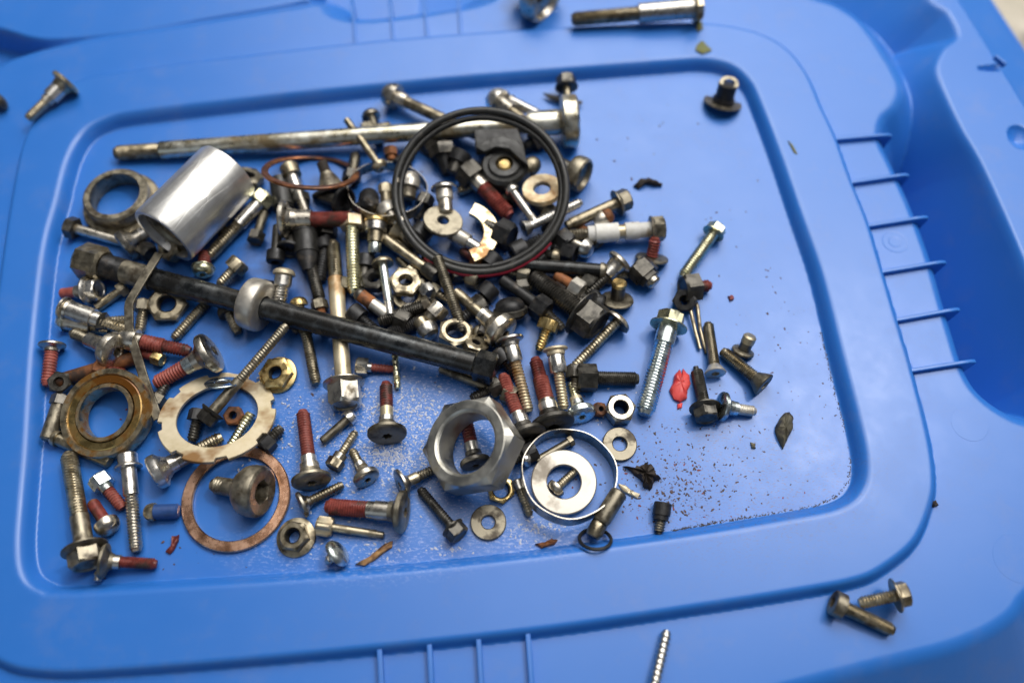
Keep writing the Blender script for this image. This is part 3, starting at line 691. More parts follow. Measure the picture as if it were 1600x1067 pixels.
bolt("tan round bolt end behind the cream washer", 842,250, 815,272, 'dome',30,24,'tan', "s20:1:tan", z=(9,7))
washer("thick cream washer with yellow stain at the right inside the black ring", 847,297, 62,26, 3.2, 'cream', tilt=(-8,-6), lift=9)
bolt("slim bright pin lying left of the cream washer", 796,291, 839,352, 'pan',22,12,'bright', "s13:1:bright", z=(12,10), name='pin', cat='pin')
bolt("bright coarse screw passing under the right side of the black ring", 818,358, 908,316, 'csk',26,12,'bright', "t17:1:bright", z=(10,9), pitch=5.6, name='screw', cat='screw')
bolt("hollow dark-rimmed bolt head right of the black ring", 914,276, 872,258, 'cup',56,26,'dull', "s26:1:dark", z=(10,8))
bolt("black hex bolt lying in shadow low inside the black ring", 800,372, 754,350, 'hex',44,26,'black', "t24:1:dark", z=(7,5))
bolt("black cap screw beneath the right side of the black ring", 800,398, 852,372, 'socket',34,24,'black', "t22:1:black", z=(6,6))
bolt("small rusty nut end above the upper clamp band", 610,232, 612,252, 'hex',22,14,'rust', "s14:1:rust", z=(5,4))

# ------------------------------------------------------------------ right of the black ring
bolt("tan flange bolt pointing left from the upper right of the pile", 983,309, 884,354, 'hex',34,22,'dull', "s19:.9:tan s16:1:tan", z=(9,6), fl=42)
bolt("bolt with shank wrapped in white tape on the right of the pile", 1038,357, 868,370, 'hex',38,22,'dull', "s24:.12:teflon s27:.27:teflon s22:.34:cream s29:.46:teflon s30:.58:teflon s25:.66:teflon t20:1:dull", z=(8,7), fl=42)
bolt("small silver rivet with brown cap behind the tape-wrapped bolt", 957,332, 930,350, 'dome',26,12,'rust', "k26:1:steel", z=(9,5), name='rivet', cat='rivet')
bolt("ball-headed pin below the tape-wrapped bolt", 926,394, 886,374, 'dome',32,18,'bright', "s14:1:steel", z=(6,6), name='pin', cat='pin')
bolt("dark pencil-like shaft running level under the black ring to the right", 950,424, 796,412, 'pan',26,12,'dull', "s22:1:gun", z=(8,6))
bolt("silver-rimmed bolt with dark thread pointing down left, right of centre", 972,406, 916,462, 'disc',44,20,'steel', "s26:.25:bright t19:1:dark", z=(9,3))
bolt("standing bolt with grey flange and dark red stem, below the tape-wrapped bolt", 1018,406, 1024,372, 'cup',52,6,'dull', "t19:1:darkred", z=(2,11))
bolt("dark hex bolt with shiny end leaning beside the grey flange bolt", 994,414, 1024,444, 'hex',44,26,'dark', "x34:.5:dark s24:1:steel", z=(7,6))
bolt("round grey flanged stud with brass tip, right of centre", 964,470, 968,440, 'cup',52,5,'dull', "s22:.75:dark s24:1:brass", z=(2,12))
bolt("greenish zinc bolt with round flange head in the open right part", 1122,354, 1066,434, 'hex',30,16,'yzinc', "t19:1:yzinc", lift=0, fl=36)
bolt("dark hex bolt with brown-red thread under the tip of the greenish bolt", 1066,452, 1110,446, 'hex',46,26,'dark', "t20:1:darkred", z=(6,4))
nut("black nut pressed against the dark hex bolt at right", 1070,470, 36,15, 5, 'black', tilt=(22,-18))
bolt("short white hex bolt with rusty shank right of centre", 910,456, 868,430, 'hex',30,20,'whitesteel', "s18:1:rust", z=(7,5))
bolt("tiny silver bolt end below the short white hex bolt", 921,464, 905,452, 'hex',14,10,'bright', "s9:1:steel", z=(2.5,2.5))
bolt("large black hex bolt with thick purple-grey thread right of centre", 936,509, 832,432, 'hex',60,36,'dark', "t31:1:dark", z=(9,6), fl=76, pitch=4.4)
bolt("black bolt with small head lying left of the large black hex bolt", 855,488, 784,437, 'hex',38,24,'black', "s20:1:black", z=(7,5))
bolt("brass coloured bolt standing right of the black axle's hex end", 860,500, 842,548, 'hex',34,17,'brass', "t18:1:brass", z=(8,3), pitch=5)
bolt("long tan screw with wide dark disc head right of the brass bolt", 970,497, 887,584, 'pan',46,10,'steel', "t17:1:tan", z=(7.5,2.6), pitch=5.2)
bolt("black rubber knob with bright rim right of centre", 795,466, 799,498, 'dome',46,16,'black', "k54:.6:dark s40:1:black", z=(12,5), name='knob', cat='knob')
bolt("cone-headed steel bolt pointing up left at the centre of the pile", 790,523, 711,456, 'disc',58,46,'steel', "s26:.12:bright s18:1:tan", z=(9,5))
bolt("dark threaded rod leaning down from the black ring to the tan nut", 683,402, 724,518, '',0,0,'dark', "t18:1:dull", z=(12,6), pitch=4)
nut("tan hex nut behind the end of the black axle", 712,522, 54,30, 6, 'tan', tilt=(-12,8), lift=3)
nut("small tan nut wedged between the axle end and the tan hex nut", 742,540, 40,14, 5, 'tan', tilt=(-30,20), lift=2)
nut("steel hex nut in the middle of the pile right of the zinc strip", 634,441, 50,21, 4.2, 'tan', tilt=(-4,6), lift=5, inner='tan')
washer("dirty brown washer beneath the steel hex nut", 640,464, 52,26, 2, 'tan', tilt=(-8,0), lift=1)
nut("dark nut left of the zinc strip in the middle of the pile", 586,438, 42,18, 5, 'dark', tilt=(-8,-8), lift=2)
bolt("thin zinc strip-like bolt with tan disc head in the middle of the pile", 597,405, 610,492, 'pan',34,10,'tan', "s14:.75:zinc k13:1:bright", z=(10,8))
bolt("bolt with orange rust collar and white shank above the axle", 556,456, 606,492, 'pan',22,10,'dark', "s21:.42:rust s20:1:whitesteel", z=(9,6))
bolt("black threaded stud lying just above the axle, upper of two", 672,474, 592,504, 'hex',26,12,'dull', "t22:1:dark", z=(7,5), pitch=3.4)
bolt("black threaded stud lying just above the axle, lower of two", 676,494, 604,524, '',0,0,'black', "t22:1:black", z=(4.5,4), pitch=3.4)
bolt("silver hex bolt end between the two studs and the cone-headed bolt", 690,476, 668,500, 'hex',34,20,'steel', "s24:1:dull", z=(9,6))
bolt("small steel bolt head right of the dirty brown washer", 672,460, 656,440, 'hex',24,16,'bright', "s16:1:dull", z=(8,6))
bolt("white-domed tan bolt squeezed between the axle and the tan hex nut", 676,527, 655,500, 'dome',36,20,'bright', "s24:1:tan", z=(7,6))
bolt("dark bolt half buried below the left side of the black ring", 640,398, 604,370, 'hex',26,16,'dark', "s18:1:tan", z=(5,4))
bolt("thin dark rod end right above the large black hex bolt", 838,438, 868,468, 'hex',24,14,'rust', "s14:1:dark", z=(3,3))
bolt("short tan stub below the dark pencil-like shaft", 876,402, 850,396, 'pan',22,12,'tan', "s16:1:dark", z=(5,4))

# ------------------------------------------------------------------ black axle, collar and bent strip
bolt("long black axle with nut at left and hex end at right crossing the pile", 126,406, 775,578, '',0,0,'gun',
     "x58:.065:tan t40:.115:black s38:.185:dull s35:.952:gun x46:1:gun", z=(9,13.5), pitch=3.2, name='axle', cat='axle')
for o in bpy.data.objects:
    if o.parent and o.parent.name == 'axle' and o.name.startswith('nut_section') and o.name.endswith('.001'): o['label'] = 'black hexagonal end of the axle'
P0, P1 = at(386,472,11.5), at(413,480,11.8)
e = empty('steel_collar', P0, (P1-P0).to_track_quat('Z','Y')); tag(e, "bright rounded steel collar threaded on the black axle", 'collar')
s0 = sc(400,476,11); L = (P1-P0).length
v, f = loft([(18*s0,0,'c'),(36*s0,.0,'c'),(39.5*s0,.06*L,'c'),(41*s0,.16*L,'c'),(41.5*s0,.5*L,'c'),(41*s0,.84*L,'c'),(39.5*s0,.94*L,'c'),(36*s0,L,'c'),(18*s0,L,'c')], 64, closed=True)
mesh('rounded_ring', v, [tuple(reversed(q)) for q in f], 'whitesteel', e, 0.9)
def strip(label, pts, w, th, mat, name, cat, holes=False):
    e = empty(name, at(*pts[0])); tag(e, label, cat); o = at(*pts[0])
    P = [at(*p)-o for p in pts]; v, f = [], []
    # resample
    Q = []
    for i in range(len(P)-1):
        for k in range(6): Q.append(P[i].lerp(P[i+1], k/6))
    Q.append(P[-1])
    Q = [Q[0]]+[(Q[i-1]+Q[i]*2+Q[i+1])/4 for i in range(1, len(Q)-1)]+[Q[-1]]
    for i, p in enumerate(Q):
        d = (Q[min(i+1, len(Q)-1)]-Q[max(i-1, 0)]).normalized(); n = Vector((-d.y, d.x, 0)).normalized()
        u = d.cross(n)
        for a, b in ((-1,-1),(1,-1),(1,1),(-1,1)): v.append(p+n*a*w/2+u*b*th/2)
    m = len(Q)
    for i in range(m-1):
        for k in range(4):
            l = (k+1) % 4; f.append((i*4+k, i*4+l, (i+1)*4+l, (i+1)*4+k))
    f.append((3,2,1,0)); f.append(tuple((m-1)*4+k for k in range(4)))
    ob = mesh('flat_strip', v, f, mat, e, .5); b = ob.modifiers.new('bevel', 'BEVEL'); b.width = .0003; b.segments = 2
    return e
strip("bent flat steel strip lying over the black axle on the left", [(249,396,17),(226,432,18),(201,474,17),(202,515,13),(214,556,10),(228,600,9),(247,655,8)], 4.2, 1.2, 'dull', 'steel_strip', 'strip')
def cotter():
    e = empty('cotter_pin', at(1078,463,3)); tag(e, "twin-legged tan cotter pin beside the dark hex bolt at right", 'pin'); o = at(1078,463,3)
    for k, pts in enumerate(([(1074,455,4),(1078,480,4),(1086,515,3),(1094,545,2)], [(1082,455,3),(1090,480,2.5),(1094,515,2),(1104,552,1.5)])):
        P = [at(*p)-o for p in pts]; v, f = [], []
        for i, p in enumerate(P):
            d = (P[min(i+1,3)]-P[max(i-1,0)]).normalized(); n = Vector((-d.y,d.x,0)).normalized(); u = d.cross(n)
            for j in range(8):
                a = j*math.pi/4; v.append(p+n*math.cos(a)*1.0+u*math.sin(a)*.8)
        for i in range(3):
            for j in range(8):
                l = (j+1) % 8; f.append((i*8+j, i*8+l, (i+1)*8+l, (i+1)*8+j))
        f.append(tuple(range(7,-1,-1))); f.append(tuple(24+j for j in range(8)))
        mesh('leg', v, f, 'tan', e, 1.0)
cotter()

# ------------------------------------------------------------------ lower centre
bolt("disc-headed bolt with long red thread standing left of the white flakes", 487,755, 473,642, 'disc',60,22,'dull', "s30:.10:steel s25:.22:bright t22:1:red", lift=0)
bolt("small steel disc-headed screw below the long red bolt", 468,790, 536,757, 'disc',42,18,'steel', "t16:1:tan", lift=0)
bolt("small dark pin with white round head among the white flakes", 554,645, 503,690, 'dome',25,14,'bright', "s14:1:dull", lift=0)
bolt("small tan bolt leaning up right beside the long red bolt", 519,731, 556,674, 'hex',27,15,'tan', "s21:.2:steel t14:1:tan", lift=0)
bolt("small disc-headed bolt with dark recess right of the leaning tan bolt", 575,750, 550,703, 'disc',42,26,'steel', "s20:.2:bright t15:1:tan", lift=0)
bolt("disc-headed bolt with dark red thread upright among the white flakes", 605,682, 603,598, 'disc',60,24,'dull', "s26:.12:bright s21:.36:cream t21:1:darkred", lift=0)
bolt("bright white hex bolt with short red thread below the black axle", 556,572, 614,577, 'hex',28,19,'bright', "s15:.15:bright t14:1:red", lift=0)
bolt("short yellow-green zinc stud below the black axle", 617,552, 621,607, '',0,0,'yzinc', "t12:1:yzinc", z=(3,2), pitch=9)
bolt("thin tan split pin with square head below the axle's hex end", 776,610, 688,574, 'hex',22,14,'tan', "s17:1:tan", z=(4,2))
bolt("bolt with thick red shank and dark disc head, bottom centre", 634,800, 510,791, 'disc',66,26,'dull', "s30:.22:steel s27:.34:steel t27:1:darkred", lift=0, pitch=4)
bolt("slim tan bolt with knurled yellowish head below the thick red bolt", 494,820, 600,836, 'knurl',30,26,'cream', "s13:.85:tan s11:1:tan", lift=0)
nut("tan flange nut lying flat below the bright copper ring", 460,838, 46,23, 6, 'tan', tilt=(3,-3), fl=62)
bolt("bluish steel bolt stub with curved flange at the bottom edge of the panel", 534,858, 511,878, 'dome',46,12,'zinc', "t17:1:steel", lift=0)
bolt("dark hex bolt with black thread pointing up left, bottom centre", 719,838, 656,764, 'hex',34,20,'dark', "s18:.08:dark t17:1:dark", lift=0, fl=38)
bolt("silver disc-headed bolt pointing right towards the big hex nut", 624,758, 685,730, 'disc',50,16,'steel', "s18:.3:tan t17:1:tan", lift=0)
washer("flat dull washer lying right of the dark hex bolt, bottom centre", 763,816, 56,21, 1.8, 'dull')
bolt("red bolt with dark head seen through the bore of the big hex nut", 744,728, 727,652, 'disc',48,24,'dark', "s24:.25:bright t22:1:darkred", z=(5,3))
nut("small brass ring nut half hidden under the big hex nut", 782,765, 42,28, 3, 'brass', tilt=(6,8))
bolt("dark thin bolt with white head beside the lower clamp band", 807,750, 828,806, 'socket',20,16,'bright', "t15:1:dull", lift=0)
# big hex nut, propped up on its right
e = place('big_hex_nut', "very large ground steel hex nut tilted to the left, lower centre", 'nut', 739,697, 17.0, (3,-25), rz=2, group='nuts lying on the lid')
s0 = sc(739,697,17); A = 69*s0; r0 = 50*s0; t = 15
v, f = loft([(r0,-t/2,'c'),(A*.96,-t/2,'c'),(A,-t/2+1.6,'h'),(A,t/2-1.8,'h'),(A*.985,t/2-.2,'c'),(A*.955,t/2,'c'),(r0*1.07,t/2,'c'),(r0,t/2-.7,'c')], 96, closed=True)
mesh('hex_body', v, [tuple(reversed(q)) for q in f], 'nutsteel', e, 0.22)
v, f = loft([(r0*1.002-.001,-t/2+.6,'c'),(r0-.35,-t/2+1,'c'),(r0-.35,t/2-1.4,'c'),(r0*1.002,t/2-.9,'c')], 96, cap0=False, cap1=False)
mesh('bore', v, f, 'nutsteel', e, .6)
for args in (("tilted bolt with long red thread and black disc head, left of the pair", 824,686, 785,586, 'disc',64,26,'dark', "s28:.14:bright s24:.22:steel t22:1:red"),
             ("upright bolt with long red thread and black disc head, right of the pair", 865,668, 836,560, 'disc',68,28,'dark', "s30:.14:bright s26:.20:steel t26:.62:red t22:1:darkred")):
    bolt(*args, z=(9,5))
bolt("long tan screw with wide bright head between the two red bolts, left one", 795,528, 826,644, 'disc',46,14,'bright', "k26:.25:bright t19:1:cream", z=(10,4), pitch=5)
bolt("long tan screw with bright head between the two red bolts, right one", 867,543, 881,640, 'disc',40,12,'cream', "k27:.34:bright t18:1:cream", z=(10,4), pitch=5)
bolt("black flange bolt lying level and pointing right, right of the red bolts", 901,590, 997,592, 'hex',44,30,'dark', "t23:1:dark", lift=0, fl=0, pitch=3.2)
bolt("pale zinc bolt with bluish round head right of the red bolts", 910,652, 891,598, 'disc',46,30,'zinc', "s20:.2:cream t15:1:yzinc", lift=0)
nut("small brown nut touching the silver-faced nut", 936,640, 22,8, 5, 'rust', tilt=(10,20))
nut("thick nut with silver face and black side right of the pile", 968,640, 46,22, 8, 'steel', tilt=(2,4), inner='black')
bolt("big bright zinc flange bolt standing upright right of the pile", 1050,490, 1007,648, 'hex',44,24,'yzinc', "s32:.20:zinc t30:1:zinc", lift=0, fl=60, pitch=5.2)
washer("dark grey washer lying below the silver-faced nut", 968,694, 54,22, 2.2, 'dull', tilt=(4,3))
e = place('hose_clamp', "complete thin hose clamp with screw housing, lower centre right", 'clamp', 888,743, 6.5, (-6,4), rz=0, group='hose clamps in the pile')
s0 = sc(888,743,6)
v, f = loft([(73.2*s0,-4.2,'w'),(74.6*s0,-4.2,'w'),(74.6*s0,4.2,'w'),(73.2*s0,4.2,'w')], 100, closed=True)
mesh('steel_band', v, [tuple(reversed(q)) for q in f], 'steel', e, .7)
o0 = at(888,743,6.5); inv = e.rotation_quaternion.inverted()
def local(px, py, z): return inv @ (at(px, py, z)-o0)
def bar(nm, a, b, prof, mat, n=28):
    q = (b-a).to_track_quat('Z', 'Y'); L = (b-a).length
    v, f = loft([(r, z*L, k) for r, z, k in prof], n)
    v = [q @ Vector(p)+a for p in v]; mesh(nm, v, f, mat, e, .6)
bar('screw_housing', local(968,768,8), local(938,816,8), [(3.2,0,'c'),(3.9,.05,'c'),(3.9,.9,'c'),(3.3,1,'c')], 'dull')
bar('screw_head', local(941,810,7), local(926,838,6), [(2.6,0,'c'),(3.0,.2,'h'),(3.6,.35,'c'),(3.6,.8,'c'),(3.0,1,'c')], 'tan')
bar('rivet', local(822,714,10), local(824,724,3), [(.8,0,'c'),(1.9,.12,'c'),(2.1,.5,'c'),(1.6,1,'c')], 'bright')
washer("wide flat whitish washer lying inside the lower hose clamp", 881,753, 102,53, 2.2, 'whitesteel', lift=3, tilt=(2,0))
bolt("small tan screw with domed head seen through the whitish washer", 862,769, 900,735, 'pan',30,12,'steel', "t15:1:tan", z=(3.5,2))
bolt("thin tan stud passing under the top of the whitish washer", 895,687, 838,720, 'hex',18,8,'tan', "s13:1:dull", z=(3,3))
washer("small black sealing ring below the clamp screw", 930,842, 54,44, 1.6, 'rubber', tilt=(-40,0), lift=0, name='sealing_ring', cat='ring')
bolt("small black bolt with bright thread alone at the lower edge of the panel", 1036,785, 1029,836, 'socket',28,20,'black', "s24:.25:black t17:.8:dull s10:1:black", lift=0, pitch=4)
bolt("countersunk steel screw standing next to the cotter pin legs", 1118,584, 1106,505, 'csk',33,14,'whitesteel', "t18:1:tan", lift=0, pitch=3.6)
bolt("countersunk dark-headed screw slanting down right in the open panel", 1195,602, 1128,548, 'csk',40,20,'dull', "t20:1:tan", lift=0, pitch=3.4)
bolt("small flanged stud with pale tip in the open right part", 1160,551, 1173,524, 'cup',36,6,'dull', "s19:.5:dark s21:1:cream", z=(1,9))
bolt("black flange bolt upright beside the red plastic flake", 1105,655, 1087,573, 'hex',38,22,'dark', "t20:.88:dark s9:1:black", lift=0, fl=48, pitch=3.8)
bolt("greenish silver flange bolt lying level right of the black flange bolt", 1124,634, 1180,643, 'disc',46,22,'zinc', "s22:.2:zinc t18:1:whitesteel", lift=0, pitch=3)

# ------------------------------------------------------------------ lower layer of the pile
for lab, hx, hy, tx, ty, k, hd, hl, hm, sg in (
 ("dark hex bolt below the black push plug, left of the upper clamp", 540,318, 500,306, 'cup',50,10,'black', "s20:1:dark"),
 ("dull bolt lying under the copper ring's right side", 548,285, 556,240, 'hex',28,18,'dark', "t17:1:dull"),
 ("dark bolt running beside the yellow-green zinc bolt, its left", 512,352, 500,440, 'hex',32,20,'dark', "t19:1:black"),
 ("small rusty bolt tucked left of the long steel flange bolt", 498,470, 508,520, 'hex',26,16,'dull', "t16:1:rust"),
 ("black bolt in the gap between zinc bolt and white-headed bolt", 572,400, 566,452, 'socket',30,20,'black', "s17:1:dark"),
 ("dark threaded bolt below the slim tan rod", 655,385, 600,352, 'hex',34,22,'dark', "t20:1:dark"),
 ("tan bolt in shadow between the slim tan rod and black ring", 668,398, 700,440, 'hex',28,18,'tan', "t17:1:tan"),
 ("black capped bolt left under the greenish plate washer", 650,372, 690,330, 'socket',34,22,'black', "s20:1:dark"),
 ("dark steel bolt under the top of the black ring", 660,232, 720,196, 'hex',30,20,'dark', "s17:1:dull"),
 ("tan bolt under the left edge of the black bracket", 752,282, 716,300, 'hex',30,18,'dull', "t18:1:tan"),
 ("black bolt half hidden below the brass-centred bush", 812,300, 770,322, 'pan',36,20,'black', "t20:1:dark"),
 ("dull hex bolt beneath the bright coarse screw", 868,342, 830,312, 'hex',30,20,'dull', "t18:1:dark"),
 ("dark bolt head close right of the coarse screw's tip", 892,384, 850,352, 'hex',36,24,'black', "t20:1:dark"),
 ("short brown bolt under the half-round thrust washer", 756,410, 720,392, 'hex',28,18,'rust', "t17:1:darkred"),
 ("black stubby bolt under the bottom of the black ring", 776,400, 742,440, 'socket',34,22,'black', "t20:1:black"),
 ("dull bolt between the ring's bottom and the pencil-like shaft", 828,432, 774,420, 'hex',28,18,'dull', "t17:1:tan"),
 ("dark bolt beneath the level pencil-like shaft, its right end", 930,446, 884,418, 'hex',30,20,'dark', "t18:1:dull"),
 ("black hex bolt right below the tape-wrapped bolt's thread", 900,398, 862,386, 'hex',34,22,'black', "t19:1:black"),
 ("tan round-headed bolt above the round grey flanged stud", 940,432, 985,428, 'pan',28,16,'dull', "t16:1:tan"),
 ("black bolt below the round grey flanged stud", 944,478, 900,470, 'socket',34,22,'black', "t20:1:dark"),
 ("dull bolt under the thick purple-grey thread", 836,470, 880,515, 'hex',28,18,'dull', "t17:1:dark"),
 ("dark bolt crossing under the cone-headed steel bolt", 756,470, 720,500, 'hex',32,20,'dark', "t19:1:black"),
 ("black bolt between the cone-headed bolt and the rubber knob", 770,448, 742,478, 'socket',32,22,'black', "t18:1:dark"),
 ("tan bolt beneath the dark rod above the tan hex nut", 668,452, 704,470, 'hex',28,18,'dull', "t16:1:tan"),
 ("dark bolt under the two threaded studs above the axle", 640,506, 576,478, 'hex',34,22,'dark', "t20:1:dark"),
 ("black bolt near the orange rust collar, below it", 548,486, 590,520, 'socket',34,22,'black', "t20:1:black"),
 ("dull stub bolt left of the orange rust collar", 536,436, 530,480, 'hex',28,18,'dull', "t17:1:dark"),
 ("dark bolt below the right end of the black axle", 782,600, 736,624, 'hex',32,20,'dark', "t19:1:dark"),
 ("black bolt heads peeping left of the screw pair", 776,548, 812,590, 'socket',36,24,'black', "t20:1:dark"),
 ("dark hex bolt in the gap right of the screw pair", 900,572, 898,620, 'hex',32,20,'dark', "t18:1:dull"),
 ("dull bolt half hidden behind the big hex nut, upper right", 806,622, 772,606, 'hex',32,20,'dull', "t18:1:tan"),
 ("dark bolt underneath the right corner of the big hex nut", 838,700, 800,720, 'hex',34,22,'black', "t20:1:dark"),
 ("black bolt under the middle of the black axle", 470,500, 420,492, 'hex',34,22,'black', "t20:1:dark"),
 ("dark round bolt under the axle beside the steel collar", 352,476, 372,520, 'pan',34,18,'dark', "t18:1:dull"),
 ("tan bolt between bent steel strip and the brown ring nut", 226,470, 218,520, 'hex',28,18,'dull', "t17:1:tan"),
 ("dark bolt below the lower left-edge bolt", 150,505, 205,500, 'hex',30,18,'dark', "t18:1:dull"),
 ("rusty bolt in the gap above the oily bearing ring", 150,575, 196,586, 'hex',32,20,'rust', "t20:1:darkred"),
 ("dull bolt between the bearing ring and the lock washer", 240,632, 262,598, 'hex',26,16,'dull', "t16:1:dark"),
 ("dark stub beside the dark thread inside the lock washer", 312,640, 300,690, 'hex',30,18,'black', "t18:1:dark"),
 ("dark bolt under the lower right of the lock washer", 408,700, 440,668, 'hex',32,20,'black', "t19:1:dark"),
 ("small dull bolt above the long dirty axle bolt's thread end", 566,205, 610,196, 'hex',24,16,'dull', "t14:1:tan"),
 ("black bolt in the shadow behind the drilled flange", 850,212, 818,232, 'hex',32,22,'black', "t20:1:black"),
 ("dark bolt left of the aluminium tube's mouth nut", 236,398, 208,376, 'hex',28,18,'dark', "t16:1:dull"),
 ("dull bolt lying below the yellowish-headed steel bolt", 398,378, 414,330, 'hex',26,16,'dark', "t15:1:dull"),
 ("dull bolt behind the white-shanked socket bolt, inside the copper ring", 472,318, 462,276, 'hex',28,16,'dark', "t16:1:dull"),
 ("black bolt right of the thick black rubber peg", 508,392, 500,346, 'socket',28,18,'black', "t16:1:black"),
 ("dark flanged bolt below the red-shanked bolt's disc head", 452,392, 462,346, 'cup',40,8,'black', "s20:1:dark"),
 ("rusty little bolt between the zinc bolt and the brass-ringed bolt", 570,368, 566,330, 'hex',24,14,'dull', "t14:1:rust"),
 ("small tan bolt under the foot of the slim tan rod", 648,432, 622,404, 'pan',26,14,'tan', "t14:1:tan"),
 ("dark bolt beneath the ring's crimson stripe, left end", 704,428, 744,420, 'hex',30,18,'dark', "t18:1:dull"),
 ("dull cap screw right of the leaning dark threaded rod", 748,440, 712,428, 'socket',28,18,'dull', "t16:1:tan"),
 ("dark bolt under the crimson stripe's right end", 846,396, 812,426, 'hex',32,20,'black', "t18:1:dark"),
 ("brown bolt under the tape-wrapped bolt's middle", 940,378, 900,352, 'hex',28,16,'dull', "t16:1:rust"),
 ("black bolt left of the short white hex bolt", 862,452, 896,470, 'socket',30,18,'black', "t17:1:black"),
 ("dark washer-headed bolt below the silver-rimmed bolt", 940,462, 908,484, 'pan',34,12,'black', "t17:1:dark"),
 ("dull bolt between hex nut and white-domed bolt, above the axle", 636,478, 650,512, 'hex',26,16,'dark', "t16:1:tan"),
 ("dark bolt in the shadow beside the tan hex nut's right side", 756,528, 770,492, 'hex',32,18,'black', "t18:1:dark"),
 ("tan bolt end below the cone-headed bolt's neck", 742,512, 764,538, 'pan',26,14,'dull', "t15:1:tan"),
 ("dark bolt behind the upper clamp band's right side", 668,306, 650,344, 'hex',28,18,'dark', "t17:1:black"),
 ("black short bolt above the upper clamp band, near the pin's foot", 622,262, 646,240, 'socket',28,18,'black', "t15:1:dark"),
 ("dull stub bolt left of the threaded rod below the axle", 452,492, 466,520, 'hex',26,16,'dull', "t16:1:dark"),
 ("black bolt beneath the rounded steel collar's right side", 430,460, 412,440, 'hex',30,18,'black', "t16:1:dark"),
 ("dark bolt touching the aluminium tube's lower right side", 350,372, 372,346, 'hex',24,14,'dark', "t13:1:dull"),
 ("dull bolt lying under the purple-grey thread's left tip", 806,452, 846,446, 'hex',28,18,'dark', "t16:1:tan"),
):
    bolt(lab, hx, hy, tx, ty, k, hd, hl, hm, sg, lift=0)

# ------------------------------------------------------------------ flakes, slivers and crumbs
def flat(name, label, cat, pts, z0, th, mat, rough=.35, group=None, base=0):
    cx = sum(p[0] for p in pts)/len(pts); cy = sum(p[1] for p in pts)/len(pts)
    o = at(cx, cy, base); e = None
    Q = []
    for i in range(len(pts)):
        a, b = pts[i], pts[(i+1) % len(pts)]
        for k in range(3):
            u = k/3; p = at(a[0]+(b[0]-a[0])*u, a[1]+(b[1]-a[1])*u, base)-o
            Q.append(Vector((p.x+random.uniform(-1,1)*rough*.4, p.y+random.uniform(-1,1)*rough*.4, 0)))
    n = len(Q); v = []
    for lv, (sx, z) in enumerate(((1.0, z0), (1.0, z0+th*.55), (.72, z0+th), (.3, z0+th*1.1))):
        for q in Q: v.append((q.x*sx, q.y*sx, z+random.uniform(-.5,.5)*rough*th*(lv > 0)))
    f = [tuple(range(n-1, -1, -1))]
    for k in range(3):
        for i in range(n):
            j = (i+1) % n; f.append((k*n+i, k*n+j, (k+1)*n+j, (k+1)*n+i))
    v.append((0, 0, z0+th*1.1)); c = len(v)-1
    for i in range(n): f.append((3*n+i, 3*n+(i+1) % n, c))
    ob = mesh(name, v, f, mat, None, .9); ob.location = [q*MM for q in o]; ob.location.z = base*MM
    return tag(ob, label, cat, group)
flat('plastic_flake', "bright red torn plastic flake right of the big zinc bolt", 'flake', [(1060,580),(1064,586),(1066,578),(1075,588),(1078,602),(1073,612),(1072,624),(1062,630),(1052,625),(1045,611),(1051,600),(1053,588)], .2, 3.2, 'redplastic', .3)
flat('plastic_flake', "tiny red plastic crumb just below the torn red flake", 'flake', [(1058,632),(1066,630),(1065,638),(1058,640)], .1, 1.2, 'redplastic', .3)
flat('stone_chip', "grey-brown pointed stone chip alone in the right of the panel", 'stone', [(1222,648),(1232,645),(1238,656),(1236,672),(1228,690),(1222,702),(1216,690),(1210,674),(1212,664)], .1, 3.5, 'stone', .4)
flat('grime_lump', "black crumbly lump of grime right of the whitish washer", 'lump', [(974,728),(990,734),(1002,728),(1010,724),(1018,730),(1024,742),(1031,748),(1020,754),(1016,766),(1006,764),(1002,750),(992,742)], .1, 3.6, 'grime', 1.0)
flat('wood_sliver', "small pale wood sliver under the clamp's right side", 'sliver', [(966,756),(976,758),(988,768),(999,772),(996,779),(984,774),(972,768)], .2, 1.2, 'cream', .3)
flat('wood_sliver', "brown wood sliver at the bottom edge of the panel", 'sliver', [(556,882),(575,872),(600,850),(614,846),(612,856),(590,872),(572,884)], .2, 1.8, 'wood', .4)
flat('rust_flake', "thin rusty flake on the lower edge of the panel below the clamp", 'flake', [(836,850),(850,848),(862,842),(871,844),(866,851),(846,856)], .2, 1.6, 'rust', .5)
flat('rust_flake', "dark rusty curl right of the bottom left bolts", 'flake', [(270,838),(280,836),(280,846),(274,858),(266,866),(260,862),(268,854)], .2, 1.4, 'darkred', .5)
flat('wire_clip', "twisted black clip lying alone above the tape-wrapped bolt", 'clip', [(989,292),(1000,282),(1014,279),(1030,288),(1034,292),(1020,292),(1008,288),(998,297)], .3, 2.4, 'grime', .7)
flat('black_sliver', "thin black sliver behind the axle bolt's drilled flange", 'sliver', [(848,151),(862,153),(882,160),(910,164),(908,168),(880,167),(858,159)], 2.0, 1.4, 'black', .2)
flat('dry_leaf', "small dry leaf bit just above the panel, upper right", 'leaf', [(1088,72),(1096,65),(1104,72),(1112,80),(1098,86),(1086,80)], .2, .8, 'leaf', .4, base=BD)
flat('dry_leaf', "smaller leaf bit under the head of the top edge bolt", 'leaf', [(1086,34),(1097,36),(1098,46),(1090,52)], .2, .8, 'leaf', .4, base=BD)
flat('green_speck', "narrow green speck on the band right of the black bushing", 'leaf', [(1231,221),(1237,226),(1246,242),(1240,240)], .2, .6, 'leaf', .3, base=BD)
flat('dirt_bead', "dark bead on the outer foot of the band, right side", 'bead', [(1452,784),(1460,782),(1464,790),(1456,793)], .2, 1.6, 'grime', .5, base=DK)
